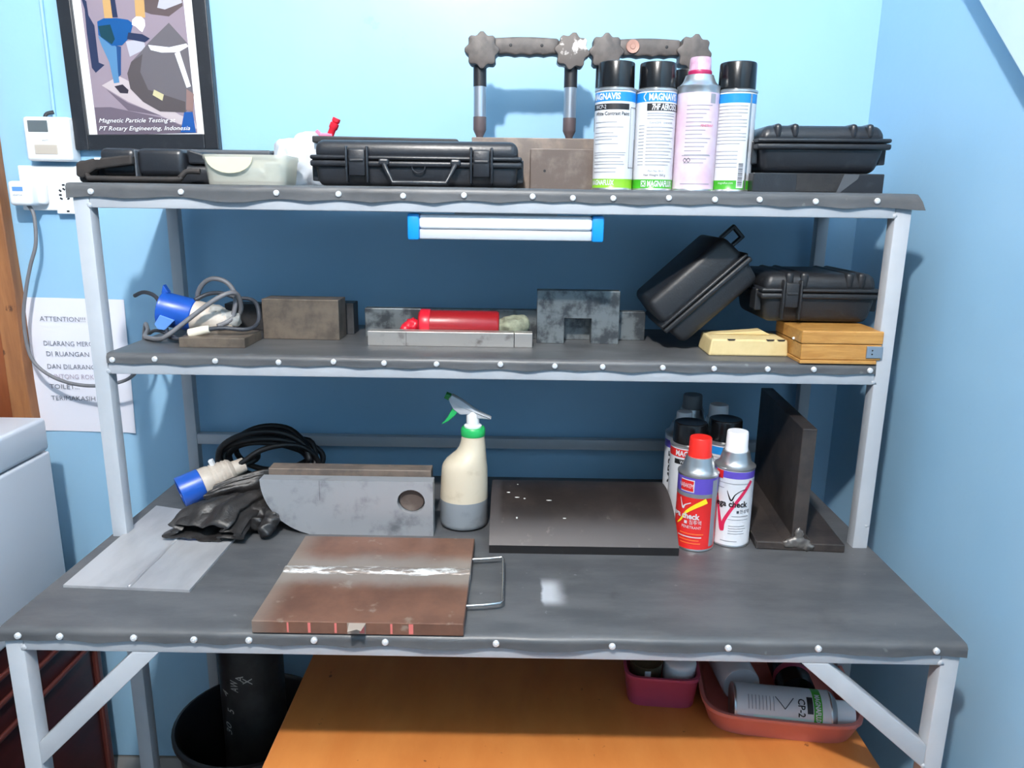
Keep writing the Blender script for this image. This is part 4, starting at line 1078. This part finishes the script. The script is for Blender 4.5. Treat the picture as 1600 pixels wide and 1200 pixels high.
tag(obj('steel_plate', bx(-.12, .06, 0, .03, 0, .0700, .001), 'steel_dark_plate', None, (-.235, .40, ZB)), 'dark steel plate behind the rusty plate on the bench', 'steel plate')
# curved plate
cv = thing('curved_plate', 'blackened curved steel plate lying arched on the bench', 'metal plate', (.0015, .242, ZB))
bm = bmesh.new(); rows = []; NS = 20; Lc = .25; rise = .055; th = .014
Rr = (Lc ** 2 / 4 + rise ** 2) / (2 * rise); a0 = math.asin(Lc / 2 / Rr)
for i in range(NS + 1):
    a = -a0 + 2 * a0 * i / NS
    y, z = Lc / 2 + Rr * math.sin(a), Rr * math.cos(a) - Rr * math.cos(a0)
    ny, nz = 0.0, 1.0
    rows.append([bm.verts.new(p) for p in ((0, y, z), (.311, y, z), (.311, y + ny * th, z + nz * th), (0, y + ny * th, z + nz * th))])
zmin = min(v.co.z for v in bm.verts)
for v in bm.verts: v.co.z -= zmin
for i in range(NS):
    for j in range(4):
        a, b_ = rows[i], rows[i + 1]; k = (j + 1) % 4; bm.faces.new((a[j], a[k], b_[k], b_[j]))
bm.faces.new(rows[0]); bm.faces.new(list(reversed(rows[-1])))
bmesh.ops.recalc_face_normals(bm, faces=bm.faces)
bm.normal_update()
for f in bm.faces:
    if abs(f.normal.y) > .8 or abs(f.normal.x) > .8: f.material_index = 1
obj('plate', bm, ['blackened_plate', 'edge_black'], cv, smooth=30)
def arc_top(y):
    a = math.asin((y - Lc / 2) / Rr); return Rr * math.cos(a) - Rr * math.cos(a0) + th - zmin
for x, y, lx, ly in ((.045, .040, .002, .009), (.030, .100, .006, .003), (.045, .085, .008, .002), (.100, .078, .010, .002), (.058, .082, .003, .003), (.046, .135, .002, .003), (.125, .04, .005, .002)):
    f = ball((x, y, arc_top(y) - .0002), 1, 1, (lx / 2 + .0008, ly / 2 + .0006, .0009)); obj('paint_fleck', f, 'paint_fleck', cv, smooth=180)
# tee joint
tj = thing('tee_joint', 'dark steel tee joint weld sample standing right of the cans', 'steel tee', (.517, .268, ZB), math.radians(-4.0))
obj('base_plate', bx(-.069, .076, 0, .285, 0, .0145, .002), 'steel_tee', tj)
obj('web', bx(-.0115, .0115, .003, .283, .0140, .2120, .0015), 'steel_tee', tj)
for s in (-1, 1):
    f = prism([(s * .0115, .014), (s * .024, .0142), (s * .0115, .026)], .006, .280, 0); obj('fillet_weld', f, 'steel_tee', tj)
gw = blob([ball((0, .003, .013), .014, 2, (1.5, .35, .8)), ball((-.016, .001, .012), .009, 2, (1.3, .4, .8)), ball((.015, .0, .007), .010, 2, (1.3, .35, .7)), ball((0, .003, .028), .009, 2, (.9, .4, 1.4))], .0025, .0014, 120, 4, 1)
obj('ground_weld', gw, 'ground_weld', tj, smooth=180)
# spray bottle
sy = thing('spray_bottle', 'cream trigger spray bottle with green collar and grey liquid', 'spray bottle', (-.0475, .358, ZB))
secs = [(.0008, 0, .036, 0, .034), (.0035, 0, .0415, 0, .039), (.010, 0, .0425, 0, .040), (.052, 0, .0423, 0, .040)]
obj('bottle', sections(secs, 36), 'bottle_liquid', sy, smooth=60, label='lower bottle wall with grey liquid behind it')
secs = [(.052, 0, .0423, 0, .040), (.09, .0007, .0410, 0, .039), (.108, .0012, .0400, 0, .038), (.114, .0018, .0386, 0, .037), (.122, .0042, .0355, 0, .035), (.130, .0085, .0305, 0, .031), (.137, .0122, .0262, 0, .027), (.145, .0146, .0232, 0, .0235), (.155, .0158, .0212, 0, .0212), (.166, .0160, .0198, 0, .0198)]
obj('bottle', sections(secs, 36), 'bottle_upper', sy, smooth=60)
obj('collar', xf(lathe([(.0205, .166), (.0212, .168), (.0212, .178), (.019, .181), (0, .181)], 28), Matrix.Translation((.0160, 0, 0))), 'green_plastic', sy, smooth=40)
obj('neck', xf(lathe([(.0150, .180), (.0155, .184), (.0110, .187), (.0115, .204), (.009, .210), (0, .210)], 24), Matrix.Translation((.0155, 0, 0))), 'white_plastic', sy, smooth=40)
hd = prism([(-.026, .232), (-.020, .239), (-.002, .2285), (.020, .212), (.0475, .1985), (.0470, .1965), (.022, .1985), (.012, .205), (-.006, .2045), (-.018, .214), (-.023, .224)], -.009, .009, .002)
obj('trigger_head', hd, 'lamp_body', sy, smooth=40)
obj('nozzle', xf(lathe([(0, 0), (.0060, 0), (.0066, .002), (.0060, .009), (0, .009)], 16), Matrix.Translation((-.0235, 0, .2335)) @ Matrix.Rotation(-PI / 2 + .45, 4, 'Y')), 'green_plastic_dark', sy, smooth=40)
obj('trigger', prism([(-.019, .216), (-.011, .208), (-.016, .201), (-.026, .192), (-.039, .1855), (-.034, .190), (-.027, .200)], -.006, .006, .0015), 'green_plastic', sy, smooth=40)
# black cable coil with plug
ck = thing('cable_plug', 'blue and cream industrial plug with a coiled black cable on the bench', 'cable plug', (-.440, .505, ZB))
pts = []
for i in range(9):
    ra, rb = .088 + .010 * math.sin(i * 2.1), .048 + .012 * math.sin(i * 1.3 + 1); cx, cz = .005 * math.sin(i * 3.1), .064 + .008 * math.cos(i * 2.3)
    for k in range(12):
        a = 2 * PI * (k + i * .35) / 12
        pts.append((cx + ra * math.cos(a), -.03 + .0075 * i + .010 * math.sin(a * 2 + i), max(.006 + .002 * (i % 3), cz + rb * math.sin(a))))
obj('cable', tube(pts, .0058, 7, 4), 'black_cable', ck, smooth=180)
obj('cable', tube([(-.055, -.060, .062), (-.030, -.055, .078), (.0, -.05, .098), (.04, -.045, .108), (.075, -.03, .100), (.098, -.02, .075), (.103, -.01, .035), (.104, .0, .012)], .0052, 8, 5), 'black_cable', ck, smooth=180)
pa, pb2 = Vector((-.130, -.112, .036)), Vector((-.058, -.062, .060)); dd = pb2 - pa; e = axis_rot(dd); LL = dd.length
obj('pin_shroud', lathe([(.0235, 0), (.0285, 0), (.0290, .003), (.0285, .040), (.026, .042), (0, .042), (0, .006), (.0235, .004), (.0235, 0)], 32, False), 'blue_plastic', ck, pa, e, 40)
pr_ = [(0, .041), (.0275, .041), (.0270, .055)]
for i in range(5): pr_ += [(.0262 - i * .0006, .058 + i * .0075), (.0248 - i * .0006, .0605 + i * .0075), (.0262 - i * .0006, .0630 + i * .0075)]
pr_ += [(.0205, .098), (.0155, .101), (.0140, .122), (.009, .124), (0, .124)]
obj('rear_body', lathe(pr_, 28), 'cream_plastic', ck, pa, e, 40)
obj('latch_tab', bx(-.004, .004, -.004, .004, .024, .036, .001), 'white_plastic', ck, pa + dd.normalized() * .072, (.2, -.3, 0))
obj('cable', tube([pa + dd.normalized() * .115, pa + dd.normalized() * .145, (-.01, -.035, .088)], .0056, 8, 4), 'black_cable', ck, smooth=180)
# gloves
def cap_(a, b_, ra, rb): return tube([a, tuple((Vector(a) + Vector(b_)) / 2), b_], lambda k: ra + (rb - ra) * k, 10, 3)
def cuff(secs, n=72, pl=5, inner=.82):
    """crumpled pleated leather sleeve lofted through (centre, half width, half height, pleat depth, axis angle)"""
    bm = bmesh.new(); rings = []
    def ring(c, hw, hh, pd, an, k=1.0):
        out = []
        for i in range(n):
            a = 2 * PI * i / n
            q = 1 + pd * math.cos(pl * a + 1.0) + .5 * pd * math.sin((pl * 2 + 1) * a)
            x, z = hw * k * q * math.cos(a), hh * k * q * math.sin(a)
            x += .004 * mnoise.noise(Vector((c[0] * 60 + a * 2, c[1] * 50, 1)))
            out.append(bm.verts.new((c[0] + x * math.cos(an), c[1] + x * math.sin(an), max(.0006, c[2] + z))))
        return out
    P = []
    for j in range(len(secs) - 1):
        for t in range(5):
            u = t / 5; A_, B_ = secs[j], secs[j + 1]
            P.append(tuple([tuple(A_[0][i] + (B_[0][i] - A_[0][i]) * u for i in range(3))] + [A_[i] + (B_[i] - A_[i]) * u for i in range(1, 5)]))
    P.append(secs[-1])
    for p in P: rings.append(ring(*p))
    for p in reversed(P[len(P) // 2:]): rings.append(ring(*p, k=inner))
    for k in range(len(rings) - 1):
        for i in range(n): bm.faces.new((rings[k][i], rings[k][(i + 1) % n], rings[k + 1][(i + 1) % n], rings[k + 1][i]))
    bm.faces.new(list(reversed(rings[0]))); bm.faces.new(rings[-1])
    bmesh.ops.recalc_face_normals(bm, faces=bm.faces)
    bm.normal_update()
    for v in bm.verts:
        v.co += v.normal * .0035 * mnoise.noise(v.co * 45); v.co.z = max(v.co.z, .0005)
    return bm
gl = thing('leather_glove', 'crumpled black leather glove with pleated cuff hanging over the grey sheet', 'glove', (-.452, .330, ZB + .0045), 0, 'pair of black gloves')
obj('cuff', cuff([((.045, .030, .030), .020, .016, .05, .5), ((.020, .000, .034), .042, .026, .10, .25), ((-.014, -.040, .028), .056, .024, .16, .02), ((-.022, -.074, .016), .058, .016, .22, -.05)]), 'black_leather', gl, smooth=60)
pl_ = blob([ball((.050, .020, .026), .024, 2, (1.2, 1, .8)), cap_((.058, .010, .030), (.082, -.030, .024), .013, .011), cap_((.082, -.030, .024), (.072, -.058, .010), .012, .009), cap_((.045, .0, .030), (.056, -.04, .016), .012, .010)], .0026, .0040, 46, 1, 1)
for v in pl_.verts: v.co.z = max(v.co.z, .0005)
obj('fingers', pl_, 'black_leather', gl, smooth=180)
gl = thing('leather_glove', 'crumpled black leather glove lying behind, against the plug', 'glove', (-.440, .405, ZB), 0, 'pair of black gloves')
obj('cuff', cuff([((.050, .028, .040), .016, .020, .05, .9), ((.020, .012, .046), .024, .026, .10, .9), ((-.030, -.006, .042), .024, .021, .16, .95), ((-.062, -.020, .036), .020, .016, .20, 1.0)], pl=4), 'black_leather', gl, smooth=60)
pl_ = blob([ball((.040, .010, .034), .027, 2, (1.2, 1, .8)), cap_((.03, .0, .056), (.066, -.018, .050), .012, .009), cap_((.05, .02, .05), (.078, .0, .040), .012, .009), cap_((-.03, -.02, .022), (.03, -.024, .022), .015, .014)], .0026, .0042, 40, 6, 1)
for v in pl_.verts: v.co.z = max(v.co.z, .0005)
obj('fingers', pl_, 'black_leather', gl, smooth=180)
